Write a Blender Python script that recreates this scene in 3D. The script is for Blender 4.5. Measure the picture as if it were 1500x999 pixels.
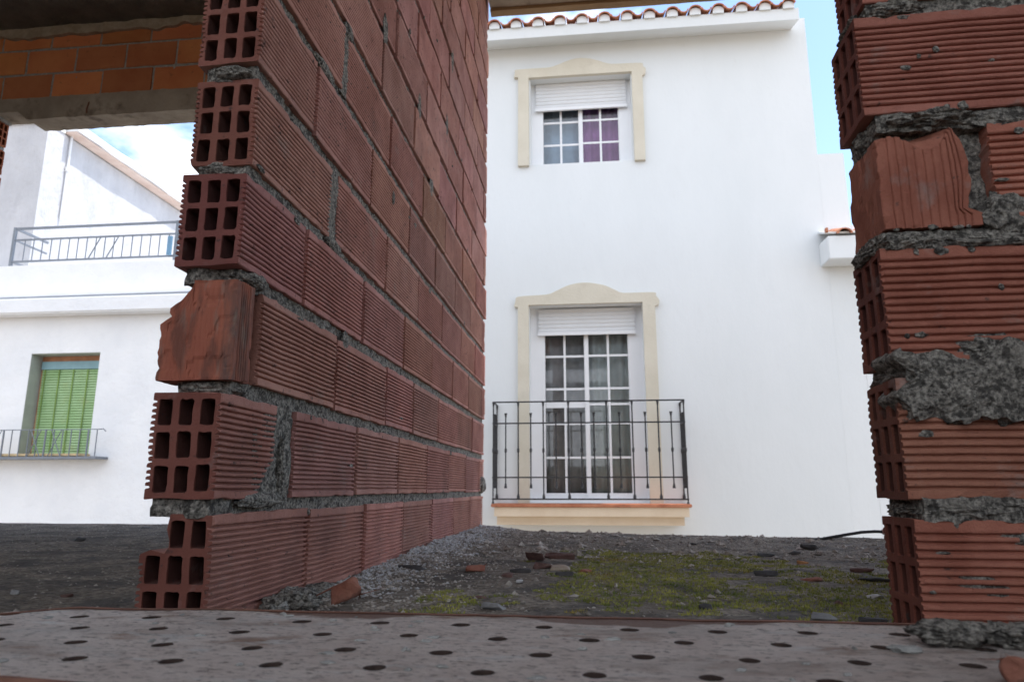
import bpy, bmesh, math, random
from mathutils import Vector, Matrix, noise
for o in list(bpy.data.objects): bpy.data.objects.remove(o)
S = bpy.context.scene
C = S.collection
R = math.radians

# ------------------------------------------------------------------ camera, sky, sun, exposure
FPX = 1030.0
PITCH = math.atan(215.5 / FPX)
YAW = math.atan(117 / (FPX / math.cos(PITCH)))
cd = bpy.data.cameras.new('camera')
cam = bpy.data.objects.new('camera', cd); C.objects.link(cam)
cd.sensor_width = 36; cd.lens = FPX / 1500 * 36
cd.clip_start = 0.02; cd.clip_end = 2000
cam.location = (0, 0, 0)
cam.rotation_euler = (math.pi / 2 + PITCH, 0, YAW)
cd.dof.use_dof = True; cd.dof.focus_distance = 1.35; cd.dof.aperture_fstop = 10.0
S.camera = cam
vF = Vector((-math.sin(YAW) * math.cos(PITCH), math.cos(YAW) * math.cos(PITCH), math.sin(PITCH)))
vR = Vector((math.cos(YAW), math.sin(YAW), 0)); vU = vR.cross(vF)
def ray(x, y): return vF + vR * ((x - 750) / FPX) + vU * ((499.5 - y) / FPX)
def at(x, y, Y): r = ray(x, y); return r * (Y / r.y)
def atz(x, y, Z): r = ray(x, y); return r * (Z / r.z)

SUN = Vector((0.40, 0.012, 0.92)).normalized()
w = bpy.data.worlds.new('World'); S.world = w; w.use_nodes = True
nt = w.node_tree; nt.nodes.clear()
def N(t, k, **kw):
    n = t.nodes.new(k)
    for a, b in kw.items(): setattr(n, a, b)
    return n
wo = N(nt, 'ShaderNodeOutputWorld'); bg = N(nt, 'ShaderNodeBackground')
sky = N(nt, 'ShaderNodeTexSky', sky_type='NISHITA'); sky.sun_disc = False
sky.sun_elevation = math.asin(SUN.z); sky.sun_rotation = math.atan2(SUN.x, SUN.y)
sky.air_density = 1.0; sky.dust_density = 0.6; sky.ozone_density = 1.2
tc = N(nt, 'ShaderNodeTexCoord'); mp = N(nt, 'ShaderNodeMapping'); mp.inputs['Scale'].default_value = (1.5, 1.5, 3.2)
mp.inputs['Location'].default_value = (2.3, 1.7, 0.2)
cn = N(nt, 'ShaderNodeTexNoise'); cn.inputs['Scale'].default_value = 2.1; cn.inputs['Detail'].default_value = 9; cn.inputs['Roughness'].default_value = 0.55
cr = N(nt, 'ShaderNodeValToRGB'); cr.color_ramp.elements[0].position = 0.52; cr.color_ramp.elements[1].position = 0.62
mx = N(nt, 'ShaderNodeMix', data_type='RGBA')
mx.inputs[7].default_value = (4.7, 5.0, 5.6, 1)
nt.links.new(tc.outputs['Generated'], mp.inputs[0]); nt.links.new(mp.outputs[0], cn.inputs['Vector'])
sx_ = N(nt, 'ShaderNodeSeparateXYZ'); nt.links.new(tc.outputs['Generated'], sx_.inputs[0])
mr = N(nt, 'ShaderNodeMapRange'); mr.inputs[1].default_value = .45; mr.inputs[2].default_value = -.35; mr.inputs[4].default_value = .16   # more cloud behind the viewer
nt.links.new(sx_.outputs[1], mr.inputs[0]); ad = N(nt, 'ShaderNodeMath', operation='ADD'); nt.links.new(cn.outputs['Fac'], ad.inputs[0]); nt.links.new(mr.outputs[0], ad.inputs[1])
nt.links.new(ad.outputs[0], cr.inputs[0]); nt.links.new(cr.outputs[0], mx.inputs[0])
nt.links.new(sky.outputs[0], mx.inputs[6]); nt.links.new(mx.outputs[2], bg.inputs[0])
bg.inputs[1].default_value = 0.14
nt.links.new(bg.outputs[0], wo.inputs[0])
sl = bpy.data.lights.new('sun', 'SUN'); sl.energy = 2.2; sl.angle = R(0.5); sl.color = (1, 0.94, 0.86)
so = bpy.data.objects.new('sun', sl); C.objects.link(so); so.rotation_euler = SUN.to_track_quat('Z', 'Y').to_euler()
S.view_settings.view_transform = 'Standard'; S.view_settings.look = 'None'
S.view_settings.exposure = 1.38; S.view_settings.gamma = 1; S.view_settings.use_curve_mapping = False
S.render.engine = 'CYCLES'; S.cycles.max_bounces = 8; S.cycles.diffuse_bounces = 5
S.cycles.use_denoising = True

# ------------------------------------------------------------------ helpers
def obj(name, bm, mat, root=None, smooth=False):
    me = bpy.data.meshes.new(name)
    bmesh.ops.recalc_face_normals(bm, faces=bm.faces)
    bm.to_mesh(me); bm.free()
    if smooth:
        for p in me.polygons: p.use_smooth = True
    if mat: me.materials.append(mat)
    o = bpy.data.objects.new(name, me); C.objects.link(o)
    if root:
        r = root; off = Vector((0, 0, 0))
        while r: off += Vector(r.location); r = r.parent
        me.transform(Matrix.Translation(-off)); o.parent = root
    else:                                     # origin at the thing's base
        lo = [min(v.co[i] for v in me.vertices) for i in range(3)]; hi = [max(v.co[i] for v in me.vertices) for i in range(3)]
        c = Vector(((lo[0] + hi[0]) / 2, (lo[1] + hi[1]) / 2, lo[2]))
        me.transform(Matrix.Translation(-c)); o.location = c
    return o
def thing(name, label, cat, loc, group=None):
    o = bpy.data.objects.new(name, None); C.objects.link(o); o.location = loc
    o['label'] = label; o['category'] = cat
    if group: o['group'] = group
    return o
def tag(o, label, cat, group=None):
    o['label'] = label; o['category'] = cat
    if group: o['group'] = group
    return o
def struct(o): o['kind'] = 'structure'; return o
def box(bm, x0, x1, y0, y1, z0, z1):
    v = [bm.verts.new((x, y, z)) for z in (z0, z1) for y in (y0, y1) for x in (x0, x1)]
    for f in ((0, 2, 3, 1), (4, 5, 7, 6), (0, 1, 5, 4), (2, 6, 7, 3), (0, 4, 6, 2), (1, 3, 7, 5)):
        bm.faces.new([v[i] for i in f])
    return v
def bbox(name, mat, root, *b, bevel=0):
    bm = bmesh.new(); box(bm, *b)
    if bevel: bmesh.ops.bevel(bm, geom=bm.edges, offset=bevel, segments=2, affect='EDGES')
    return obj(name, bm, mat, root)
def tube(bm, pts, r, seg=8, caps=True):
    pts = [Vector(p) for p in pts]; rings = []
    for i, p in enumerate(pts):
        d = (pts[min(i + 1, len(pts) - 1)] - pts[max(i - 1, 0)]).normalized()
        a = d.orthogonal().normalized() if i == 0 else (rings_a - d * rings_a.dot(d)).normalized()
        rings_a = a; b = d.cross(a)
        rr = r[i] if isinstance(r, (list, tuple)) else r
        rings.append([bm.verts.new(p + (a * math.cos(t) + b * math.sin(t)) * rr) for t in [2 * math.pi * k / seg for k in range(seg)]])
    for A, B in zip(rings, rings[1:]):
        for k in range(seg): bm.faces.new((A[k], A[(k + 1) % seg], B[(k + 1) % seg], B[k]))
    if caps: bm.faces.new(rings[0][::-1]); bm.faces.new(rings[-1])
def nz(p, s): return noise.noise(Vector(p) * s)
def nv(p, s): return noise.noise_vector(Vector(p) * s)

def lumpy(bm, x0, x1, y0, y1, z0, z1, res, amp, seed=0, fn=None, resx=None):
    """a box with a fine grid on all six sides, roughened like trowelled mortar"""
    nx = max(1, round((x1 - x0) / (resx or res))); ny = max(1, round((y1 - y0) / res)); nzz = max(1, round((z1 - z0) / res))
    V = {}
    sd = Vector((seed * 7.1, seed * 3.3, seed * 1.7))
    def g(i, j, k):
        if (i, j, k) in V: return V[(i, j, k)]
        p = Vector((x0 + (x1 - x0) * i / nx, y0 + (y1 - y0) * j / ny, z0 + (z1 - z0) * k / nzz))
        q = p + sd
        d = nv(q, 24) * amp + nv(q, 75) * amp * .7 + nv(q, 170) * amp * .55 + nv(q, 330) * amp * .35
        p = p + d
        if fn: p = fn(p, i / nx, j / ny, k / nzz)
        V[(i, j, k)] = bm.verts.new(p); return V[(i, j, k)]
    def quad(*a): bm.faces.new([g(*t) for t in a])
    for i in range(nx):
        for j in range(ny):
            quad((i, j, 0), (i, j + 1, 0), (i + 1, j + 1, 0), (i + 1, j, 0)); quad((i, j, nzz), (i + 1, j, nzz), (i + 1, j + 1, nzz), (i, j + 1, nzz))
    for i in range(nx):
        for k in range(nzz):
            quad((i, 0, k), (i + 1, 0, k), (i + 1, 0, k + 1), (i, 0, k + 1)); quad((i, ny, k), (i, ny, k + 1), (i + 1, ny, k + 1), (i + 1, ny, k))
    for j in range(ny):
        for k in range(nzz):
            quad((0, j, k), (0, j, k + 1), (0, j + 1, k + 1), (0, j + 1, k)); quad((nx, j, k), (nx, j + 1, k), (nx, j + 1, k + 1), (nx, j, k + 1))

def wall_open(bm, x0, x1, z0, z1, y, depth, ops):
    """front sheet at y with rectangular openings (x0,x1,z0,z1) and reveals running back by depth"""
    xs = sorted({x0, x1, *[o[0] for o in ops], *[o[1] for o in ops]}); zs = sorted({z0, z1, *[o[2] for o in ops], *[o[3] for o in ops]})
    V = {}
    def g(x, z, yy):
        if (x, z, yy) not in V: V[(x, z, yy)] = bm.verts.new((x, yy, z))
        return V[(x, z, yy)]
    def solid(i, k):
        if i < 0 or k < 0 or i >= len(xs) - 1 or k >= len(zs) - 1: return None
        cx, cz = (xs[i] + xs[i + 1]) / 2, (zs[k] + zs[k + 1]) / 2
        return not any(o[0] < cx < o[1] and o[2] < cz < o[3] for o in ops)
    for i in range(len(xs) - 1):
        for k in range(len(zs) - 1):
            a, b, c, d = xs[i], xs[i + 1], zs[k], zs[k + 1]
            if solid(i, k):
                bm.faces.new((g(a, c, y), g(b, c, y), g(b, d, y), g(a, d, y)))
            else:
                if solid(i - 1, k): bm.faces.new((g(a, c, y), g(a, d, y), g(a, d, y + depth), g(a, c, y + depth)))
                if solid(i + 1, k): bm.faces.new((g(b, c, y), g(b, c, y + depth), g(b, d, y + depth), g(b, d, y)))
                if solid(i, k - 1): bm.faces.new((g(a, c, y), g(a, c, y + depth), g(b, c, y + depth), g(b, c, y)))
                if solid(i, k + 1): bm.faces.new((g(a, d, y), g(b, d, y), g(b, d, y + depth), g(a, d, y + depth)))

# ------------------------------------------------------------------ materials
def mat(name, col, rough=.8, var=.12, vscale=6, bump=.0, bscale=60, col2=None, metal=0, spec=None, attr=False, stain=None, det=6, coord='Object', scl=(1, 1, 1)):
    m = bpy.data.materials.new(name); m.use_nodes = True; t = m.node_tree
    b = t.nodes['Principled BSDF']; b.inputs['Roughness'].default_value = rough; b.inputs['Metallic'].default_value = metal
    if spec is not None: b.inputs['Specular IOR Level'].default_value = spec
    tc = N(t, 'ShaderNodeTexCoord'); mp = N(t, 'ShaderNodeMapping'); mp.inputs['Scale'].default_value = scl
    t.links.new(tc.outputs[coord], mp.inputs[0])
    n = N(t, 'ShaderNodeTexNoise'); n.inputs['Scale'].default_value = vscale; n.inputs['Detail'].default_value = det; n.inputs['Roughness'].default_value = .62
    t.links.new(mp.outputs[0], n.inputs['Vector'])
    r = N(t, 'ShaderNodeValToRGB'); e = r.color_ramp.elements
    c2 = col2 or tuple(min(1, c * (1 + var)) for c in col)
    c1 = col if col2 else tuple(c * (1 - var) for c in col)
    e[0].position = .35; e[1].position = .65
    e[0].color = (*c1, 1); e[1].color = (*c2, 1)
    t.links.new(n.outputs['Fac'], r.inputs[0]); out = r.outputs[0]
    if attr:
        a = N(t, 'ShaderNodeAttribute', attribute_name='tint')
        mm = N(t, 'ShaderNodeMix', data_type='RGBA', blend_type='MULTIPLY'); mm.inputs[0].default_value = 1
        t.links.new(out, mm.inputs[6]); t.links.new(a.outputs['Color'], mm.inputs[7]); out = mm.outputs[2]
    for (scol, ssc, lo, hi, amt) in (stain or []):
        sn = N(t, 'ShaderNodeTexNoise'); sn.inputs['Scale'].default_value = ssc; sn.inputs['Detail'].default_value = 5; sn.inputs['Roughness'].default_value = .6
        t.links.new(mp.outputs[0], sn.inputs['Vector'])
        sr = N(t, 'ShaderNodeMapRange'); sr.inputs[1].default_value = lo; sr.inputs[2].default_value = hi; sr.inputs[4].default_value = amt
        t.links.new(sn.outputs['Fac'], sr.inputs[0])
        mm = N(t, 'ShaderNodeMix', data_type='RGBA'); t.links.new(sr.outputs[0], mm.inputs[0])
        t.links.new(out, mm.inputs[6]); mm.inputs[7].default_value = (*scol, 1); out = mm.outputs[2]
    t.links.new(out, b.inputs['Base Color'])
    if bump:
        bn = N(t, 'ShaderNodeTexNoise'); bn.inputs['Scale'].default_value = bscale; bn.inputs['Detail'].default_value = 8; bn.inputs['Roughness'].default_value = .65
        t.links.new(mp.outputs[0], bn.inputs['Vector'])
        bu = N(t, 'ShaderNodeBump'); bu.inputs['Strength'].default_value = min(1, bump); bu.inputs['Distance'].default_value = (1.4 if bump >= 1 else .6) / bscale
        t.links.new(bn.outputs['Fac'], bu.inputs['Height']); t.links.new(bu.outputs[0], b.inputs['Normal'])
    return m
M = {}
M['brick'] = mat('fired_clay', (.33, .142, .102), .88, bump=.8, bscale=260, col2=(.46, .225, .17), vscale=9, attr=True,
                 stain=[((.045, .03, .027), 70, .61, .70, .85), ((.16, .09, .075), 4, .56, .74, .5), ((.33, .29, .26), 13, .62, .78, .45), ((.20, .075, .05), 30, .60, .75, .5)])
M['brick_red'] = mat('red_clay', (.28, .095, .06), .85, bump=.8, bscale=260, col2=(.42, .17, .115), vscale=9, attr=True,
                 stain=[((.05, .04, .035), 60, .64, .72, .8), ((.32, .29, .26), 16, .60, .75, .5)])
M['brick_orange'] = mat('orange_clay', (.52, .165, .062), .8, bump=.3, bscale=150, col2=(.62, .235, .09), vscale=4, attr=True,
                 stain=[((.10, .05, .03), 22, .62, .75, .6)])
M['cut_clay'] = mat('worn_clay', (.30, .085, .05), .9, bump=.8, bscale=180, col2=(.40, .14, .08), vscale=14, scl=(1, 1, .25),
                 stain=[((.07, .055, .05), 14, .50, .62, .85), ((.24, .17, .13), 60, .56, .68, .7), ((.12, .05, .035), 34, .5, .62, .7)])
M['mortar'] = mat('cement_mortar', (.055, .05, .043), .95, bump=1, bscale=210, col2=(.42, .385, .325), vscale=200, stain=[((.035, .03, .025), 85, .50, .60, .8), ((.38, .34, .28), 20, .58, .7, .5)])
M['mortar_pale'] = mat('pale_mortar', (.26, .255, .235), .95, bump=.8, bscale=300, col2=(.40, .39, .36), vscale=60)
M['concrete'] = mat('raw_concrete', (.28, .225, .17), .9, bump=.6, bscale=50, col2=(.42, .35, .27), vscale=5, stain=[((.09, .06, .04), 9, .55, .7, .7)])
M['formwork'] = mat('formwork_board', (.24, .15, .075), .85, bump=.5, bscale=40, col2=(.34, .22, .11), vscale=7, scl=(.3, 2, 2))
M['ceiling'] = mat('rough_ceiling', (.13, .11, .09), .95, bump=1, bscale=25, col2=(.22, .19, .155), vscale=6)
M['plaster_edge'] = mat('plaster_edge', (.33, .27, .2), .95, bump=.8, bscale=80, col2=(.45, .38, .3), vscale=20)
M['white'] = mat('white_paint', (.69, .718, .722), .75, bump=.08, bscale=9, col2=(.735, .76, .765), vscale=1.1, scl=(1, 1, .45), stain=[((.63, .655, .66), 2.2, .55, .8, .6), ((.60, .60, .59), 14, .62, .80, .35)])
M['white2'] = mat('old_whitewash', (.72, .735, .755), .8, bump=.25, bscale=6, col2=(.79, .80, .81), vscale=1.6, stain=[((.63, .64, .66), 5, .62, .8, .5)])
M['plaster'] = mat('aged_plaster', (.45, .455, .48), .85, bump=.5, bscale=5, col2=(.53, .535, .56), vscale=2, scl=(1, 1, .6), stain=[((.40, .405, .43), 3.5, .55, .7, .6)])
M['band'] = mat('faded_tile_band', (.56, .42, .35), .85, bump=.3, bscale=20, col2=(.66, .54, .47), vscale=3)
M['cream'] = mat('cream_paint', (.59, .545, .44), .8, bump=.3, bscale=40, col2=(.65, .605, .50), vscale=3, stain=[((.50, .45, .36), 7, .58, .75, .5)])
M['slabcream'] = mat('ochre_paint', (.66, .53, .38), .8, bump=.2, bscale=60, col2=(.73, .61, .46), vscale=3)
M['pvc'] = mat('white_pvc', (.78, .79, .8), .35, var=.01)
M['shutter'] = mat('grey_white_shutter', (.68, .69, .70), .5, var=.02)
M['tile'] = mat('terracotta_tile', (.36, .12, .06), .8, bump=.4, bscale=90, col2=(.52, .22, .12), vscale=7, stain=[((.18, .09, .06), 18, .58, .7, .6)])
M['iron'] = mat('black_iron', (.018, .018, .02), .5, bump=.2, bscale=200, col2=(.03, .03, .033))
M['grey_iron'] = mat('grey_iron', (.16, .18, .21), .5, var=.1)
M['green'] = mat('green_blind', (.27, .44, .19), .6, col2=(.36, .52, .28), vscale=3, stain=[((.36, .42, .18), 4, .55, .75, .6)])
M['green_tape'] = mat('green_tape', (.16, .26, .06), .8, var=.2)
M['valance'] = mat('blue_grey_board', (.20, .34, .38), .6, var=.08)
M['terra'] = mat('terracotta_strip', (.42, .2, .11), .8, var=.2)
M['revealgrey'] = mat('grey_green_plaster', (.36, .38, .34), .85, bump=.2, bscale=40, var=.08)
M['sill'] = mat('ochre_sill', (.55, .42, .24), .8, var=.15, vscale=20)
M['curtain_purple'] = mat('purple_curtain', (.50, .24, .52), .9, var=.1)
M['curtain_blue'] = mat('blue_grey_curtain', (.24, .33, .42), .9, var=.1)
M['curtain_grey'] = mat('grey_net_curtain', (.78, .84, .82), .9, var=.1)
M['curtain_dark'] = mat('brown_curtain', (.55, .56, .56), .9, var=.2)
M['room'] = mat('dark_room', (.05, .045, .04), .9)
M['hose'] = mat('black_rubber', (.02, .02, .022), .5)
M['ferrule'] = mat('pale_fitting', (.5, .32, .28), .5)
M['blue'] = mat('blue_plastic', (.12, .25, .38), .5)
M['steel'] = mat('painted_steel', (.68, .56, .49), .66, bump=1, bscale=90, col2=(.83, .725, .65), vscale=16, scl=(1, 2.2, 1),
                 stain=[((.30, .15, .08), 9, .56, .68, .75), ((.30, .24, .20), 48, .57, .67, .8), ((.80, .78, .75), 20, .58, .68, .7), ((.16, .10, .07), 120, .56, .64, .85), ((.50, .43, .38), 5, .52, .66, .5)])
def rusty_edge(m):
    t = m.node_tree; b = t.nodes['Principled BSDF']; src = b.inputs['Base Color'].links[0].from_socket
    tc = N(t, 'ShaderNodeTexCoord'); sp = N(t, 'ShaderNodeSeparateXYZ'); t.links.new(tc.outputs['Object'], sp.inputs[0])
    n = N(t, 'ShaderNodeTexNoise'); n.inputs['Scale'].default_value = 7; n.inputs['Detail'].default_value = 7; t.links.new(tc.outputs['Object'], n.inputs['Vector'])
    a = N(t, 'ShaderNodeMath', operation='MULTIPLY_ADD'); a.inputs[1].default_value = .22; t.links.new(n.outputs['Fac'], a.inputs[0]); t.links.new(sp.outputs[1], a.inputs[2])
    r = N(t, 'ShaderNodeMapRange'); r.inputs[1].default_value = .236; r.inputs[2].default_value = .246; r.inputs[4].default_value = .9; t.links.new(a.outputs[0], r.inputs[0])
    x = N(t, 'ShaderNodeMix', data_type='RGBA'); t.links.new(r.outputs[0], x.inputs[0]); t.links.new(src, x.inputs[6]); x.inputs[7].default_value = (.20, .095, .06, 1); t.links.new(x.outputs[2], b.inputs['Base Color'])
rusty_edge(M['steel'])
M['hole'] = mat('painted_hole_shade', (.035, .02, .014), .95, var=.3, vscale=80)  # near-black brown on the plank's hole walls, shade put into the colour
M['rust'] = mat('rusty_lip', (.16, .07, .045), .85, bump=.6, bscale=120, col2=(.26, .12, .075), vscale=20)
M['floor'] = mat('dusty_floor', (.105, .078, .052), .97, bump=1, bscale=150, col2=(.34, .285, .22), vscale=75, stain=[((.045, .038, .032), 7, .46, .60, .75), ((.17, .13, .09), 4.2, .54, .68, .6), ((.025, .024, .022), 110, .55, .64, .8), ((.10, .075, .05), 3, .5, .7, .5)])
M['gravel'] = mat('grey_gravel', (.12, .10, .08), .95, bump=.6, bscale=300, col2=(.46, .41, .35), vscale=26)
M['debris'] = mat('pale_debris', (.26, .255, .245), .95, bump=.6, bscale=300, col2=(.52, .51, .49), vscale=60)
M['moss'] = mat('moss', (.10, .13, .022), .95, col2=(.38, .355, .075), vscale=14, stain=[((.26, .17, .04), 5, .55, .70, .8), ((.03, .035, .012), 30, .58, .70, .6)])
M['stone'] = mat('grey_stone', (.16, .155, .15), .9, bump=.6, bscale=140, col2=(.30, .29, .28), vscale=30)
M['stone_dark'] = mat('dark_stone', (.035, .033, .032), .9, bump=.6, bscale=140, col2=(.075, .07, .068), vscale=30)
M['stone_pale'] = mat('pale_stone', (.42, .41, .40), .9, bump=.5, bscale=140, col2=(.58, .57, .56), vscale=30)
M['shard'] = mat('brick_shard', (.22, .075, .045), .9, bump=.7, bscale=160, col2=(.34, .15, .10), vscale=25, stain=[((.08, .05, .04), 40, .55, .7, .7)])
M['shard_dark'] = mat('dirty_shard', (.09, .045, .035), .9, bump=.7, bscale=160, col2=(.15, .085, .07), vscale=25)
M['street'] = mat('street_asphalt', (.14, .14, .14), .9, bump=.3, bscale=60, var=.2)
M['yard'] = mat('ground_earth', (.36, .29, .21), .95, var=.2, vscale=.2)
def glass():
    m = bpy.data.materials.new('window_glass'); m.use_nodes = True; t = m.node_tree; t.nodes.clear()
    o = N(t, 'ShaderNodeOutputMaterial'); g = N(t, 'ShaderNodeBsdfGlossy'); g.inputs['Roughness'].default_value = .03
    tr = N(t, 'ShaderNodeBsdfTransparent'); tr.inputs[0].default_value = (.94, .96, .97, 1); f = N(t, 'ShaderNodeFresnel'); f.inputs[0].default_value = 1.7
    x = N(t, 'ShaderNodeMixShader'); t.links.new(f.outputs[0], x.inputs[0]); t.links.new(tr.outputs[0], x.inputs[1]); t.links.new(g.outputs[0], x.inputs[2]); t.links.new(x.outputs[0], o.inputs[0])
    return m
M['glass'] = glass()

# ------------------------------------------------------------------ hollow clay bricks
def ridged(b0, b1, n, depth, lo=.011, hi=.011):
    """(offset, coordinate) pairs along one ridged face from b0 to b1"""
    L = abs(b1 - b0); s = 1 if b1 > b0 else -1; out = [(0.0012, b0), (0, b0 + s * .0015)]
    p = (L - lo - hi) / n
    for i in range(n):
        z = lo + i * p
        for q, d in ((.0, .04), (.07, .85), (.20, 1), (.36, 1), (.46, .30), (.60, .05), (.80, 0)): out.append((d * depth, b0 + s * (z + q * p)))
    out += [(0, b1 - s * .0015), (.0012, b1)]
    return out
def flatpts(b0, b1, k=3): return [(0, b0 + (b1 - b0) * i / k) for i in range(1, k)]

def brick(bm, org, ax, L, h, t, n=15, depth=.0026, holes=False, step=.02, seed=0, tint=(1, 1, 1), backridge=False, d2=None,
          end0=None, end1=None, rough=1.0, notch=None, n2=0, drop=None, holedepth=.24):
    """org: corner; ax=(length, thickness-inwards, height) unit vectors. Ridged faces at u=0 (and u=t).
       end0/end1(z, u) -> shift of that end; drop(l, u, z) -> extra displacement vector in (l,u,z)"""
    aL, aU, aZ = ax
    tl = bm.loops.layers.float_color.get('tint') or bm.loops.layers.float_color.new('tint')
    prof = [(d, z) for d, z in ridged(0, h, n, depth)]
    if notch:                                          # top-back corner broken away
        nu, nzt = notch
        prof += [(u_, h + .001 * nz((u_ * 90, seed, 1), 1)) for u_ in (t * .2, t * .45)] + [(nu, h), (nu + .003, h - nzt * .4), (nu - .002, h - nzt * .8), (nu + .006, h - nzt), (t * .85, h - nzt + .003), (t - .002, h - nzt - .002)]
        top = h - nzt - .003
    else:
        prof += [(t * i / 5, h) for i in range(1, 5)]; top = h
    prof += [(t - d, z) for d, z in (ridged(top, 0, n if not notch else int(n * .6), depth) if backridge else ridged(top, 0, 1, 0))]
    if n2: prof += [(u, d) for d, u in ridged(t, 0, n2, depth if d2 is None else d2)][2:-2]
    else: prof += [(t * i / 5, 0) for i in range(4, 0, -1)]
    ns = max(2, round(L / step)); rings = []
    sd = Vector((seed * 3.7, seed * 1.3, seed * 9.1))
    def place(l, u, z, edge):
        p = Vector((l, u, z)) + sd
        d = nv(p, 12) * .0011 + nv(p, 90) * .00035 * rough
        c = nz(p, 34)
        e = max(0, 1 - min(z, h - z) / .007)
        if edge: e = max(e, .8)
        if c > .18 and e > 0: d += Vector((0, .0035 * e * min(1, (c - .18) * 4) * (1 if u < t / 2 else -1), (.002 if z < h / 2 else -.002) * e))
        if drop: d += Vector(drop(l, u, z))
        q = Vector((l, u, z)) + d
        return org + aL * q.x + aU * q.y + aZ * q.z
    for i in range(ns + 1):
        f = i / ns; ring = []
        if i == 1: f = min(.004 / L, f)
        if i == ns - 1 and ns > 2: f = 1 - .004 / L
        for (u, z) in prof:
            a = (end0(z, u) if end0 else 0); b = L - (end1(z, u) if end1 else 0)
            l = a + (b - a) * f
            ring.append(bm.verts.new(place(l, u, z, i in (0, ns))))
        rings.append(ring)
    m = len(prof); fs = []; core = []; tubes = []
    for A, B in zip(rings, rings[1:]):
        for k in range(m): fs.append(bm.faces.new((A[k], A[(k + 1) % m], B[(k + 1) % m], B[k])))
    fs.append(bm.faces.new(rings[-1]))
    if not holes: fs.append(bm.faces.new(rings[0][::-1]))
    else:
        loops = [rings[0]]; rnd = random.Random(seed)
        pu = (t - .011) / 3; pz = (h - .010) / 3
        for i in range(3):
            for j in range(3):
                cu = .0055 + pu * (i + .5) + rnd.uniform(-.0008, .0008); cz = .005 + pz * (j + .5) + rnd.uniform(-.0008, .0008)
                if notch and cu > notch[0] - .008 and cz > h - notch[1] - .012: continue
                hw = pu * .335; hh = pz * .40; r = .003; pts = []
                for sx, sy, a0 in ((1, 1, 0), (-1, 1, 90), (-1, -1, 180), (1, -1, 270)):
                    for a in (0, 45, 90):
                        pts.append((cu + sx * (hw - r) + r * math.cos(R(a0 + a)), cz + sy * (hh - r) + r * math.sin(R(a0 + a))))
                full = []
                for q in range(len(pts)):
                    a, b = pts[q], pts[(q + 1) % len(pts)]; full.append(a)
                    if math.hypot(a[0] - b[0], a[1] - b[1]) > .009:
                        for s_ in (.33, .66): full.append((a[0] + (b[0] - a[0]) * s_, a[1] + (b[1] - a[1]) * s_))
                jit = [(u + rnd.gauss(0, .00035), z + rnd.gauss(0, .00045)) for u, z in full]
                prev = None
                for li, l in enumerate((0, .003, .03, holedepth)):
                    lo = []
                    for (u, z), (u2, z2) in zip(jit, full):
                        uu, zz = (u, z) if li == 0 else (u2, z2)
                        k_ = 1 - .06 * min(1, l * 60)
                        uu = cu + (uu - cu) * k_; zz = cz + (zz - cz) * k_
                        ee = (end0(zz, uu) if end0 else 0)
                        lo.append(bm.verts.new(place(l + ee, uu, zz, False)))
                    if li == 0: loops.append(lo)
                    else:
                        for q in range(len(lo)): (tubes if li > 1 else core).append(bm.faces.new((prev[q], prev[(q + 1) % len(lo)], lo[(q + 1) % len(lo)], lo[q])))
                    prev = lo
                tubes.append(bm.faces.new(prev))
        es = []
        for lo in loops:
            for q in range(len(lo)):
                e = bm.edges.get((lo[q], lo[(q + 1) % len(lo)])) or bm.edges.new((lo[q], lo[(q + 1) % len(lo)])); es.append(e)
        r = bmesh.ops.triangle_fill(bm, use_beauty=True, use_dissolve=False, edges=es, normal=-aL)
        core += [g for g in r['geom'] if isinstance(g, bmesh.types.BMFace)]
    ct = (tint[0] * .50, tint[1] * .37, tint[2] * .34)          # redder cut clay; the extra darkness is shade painted on open ends
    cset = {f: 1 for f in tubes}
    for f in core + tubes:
        q_ = .5 if f in cset else 1  # hole walls tinted darker still, painting in the shade of the recess
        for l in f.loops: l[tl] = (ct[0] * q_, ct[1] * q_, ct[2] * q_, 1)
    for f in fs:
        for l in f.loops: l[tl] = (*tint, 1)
X3 = (Vector((0, 1, 0)), Vector((-1, 0, 0)), Vector((0, 0, 1)))        # partition: runs along +Y, faces +X
P3 = (Vector((1, 0, 0)), Vector((0, 1, 0)), Vector((0, 0, 1)))         # front wall: runs along +X, faces -Y
BOT = lambda c: -.187 + (c - 1) * .1722
BH, BT, XW, YP = .150, .104, -.52, .93
def tintv(rnd, k=.13):
    a = 1 + rnd.uniform(-k, k); return (a * (1 + rnd.uniform(-.04, .04)), a * (1 + rnd.uniform(-.08, .05)), a * (1 + rnd.uniform(-.08, .08)))

# ---------------- the partition wall on the left
wall = thing('brick_wall', 'hollow red brick partition wall with open brick ends running away from the scaffold plank', 'wall', (XW - .05, 2.2, -.19))
J = {1: [.952, 1.29, 1.62, 1.96, 2.32, 2.69, 3.06, 3.42], 2: [.944, 1.121, 1.195, 1.538, 1.885, 2.223, 2.585, 2.954, 3.30, 3.44],
     3: [1.045, 1.383, 1.747, 2.03, 2.38, 2.75, 3.09, 3.43], 4: [.965, 1.203, 1.546, 1.907, 2.266, 2.62, 2.97, 3.33, 3.45],
     5: [.979, 1.33, 1.71, 2.06, 2.42, 2.80, 3.15, 3.46], 6: [.970, 1.205, 1.56, 1.93, 2.28, 2.64, 3.0, 3.35, 3.45], 7: [.97, 1.35, 1.71, 2.08, 2.43, 2.79, 3.14, 3.47]}
for c in range(8, 18):
    J[c] = [.97, 1.24, 1.60, 1.96, 2.31, 2.66, 3.02, 3.36, 3.46] if c % 2 == 0 else [.96, 1.38, 1.73, 2.10, 2.45, 2.79, 3.14, 3.48]
    rj = random.Random(c); J[c] = [J[c][0]] + [y + rj.uniform(-.012, .012) for y in J[c][1:]]
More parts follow.
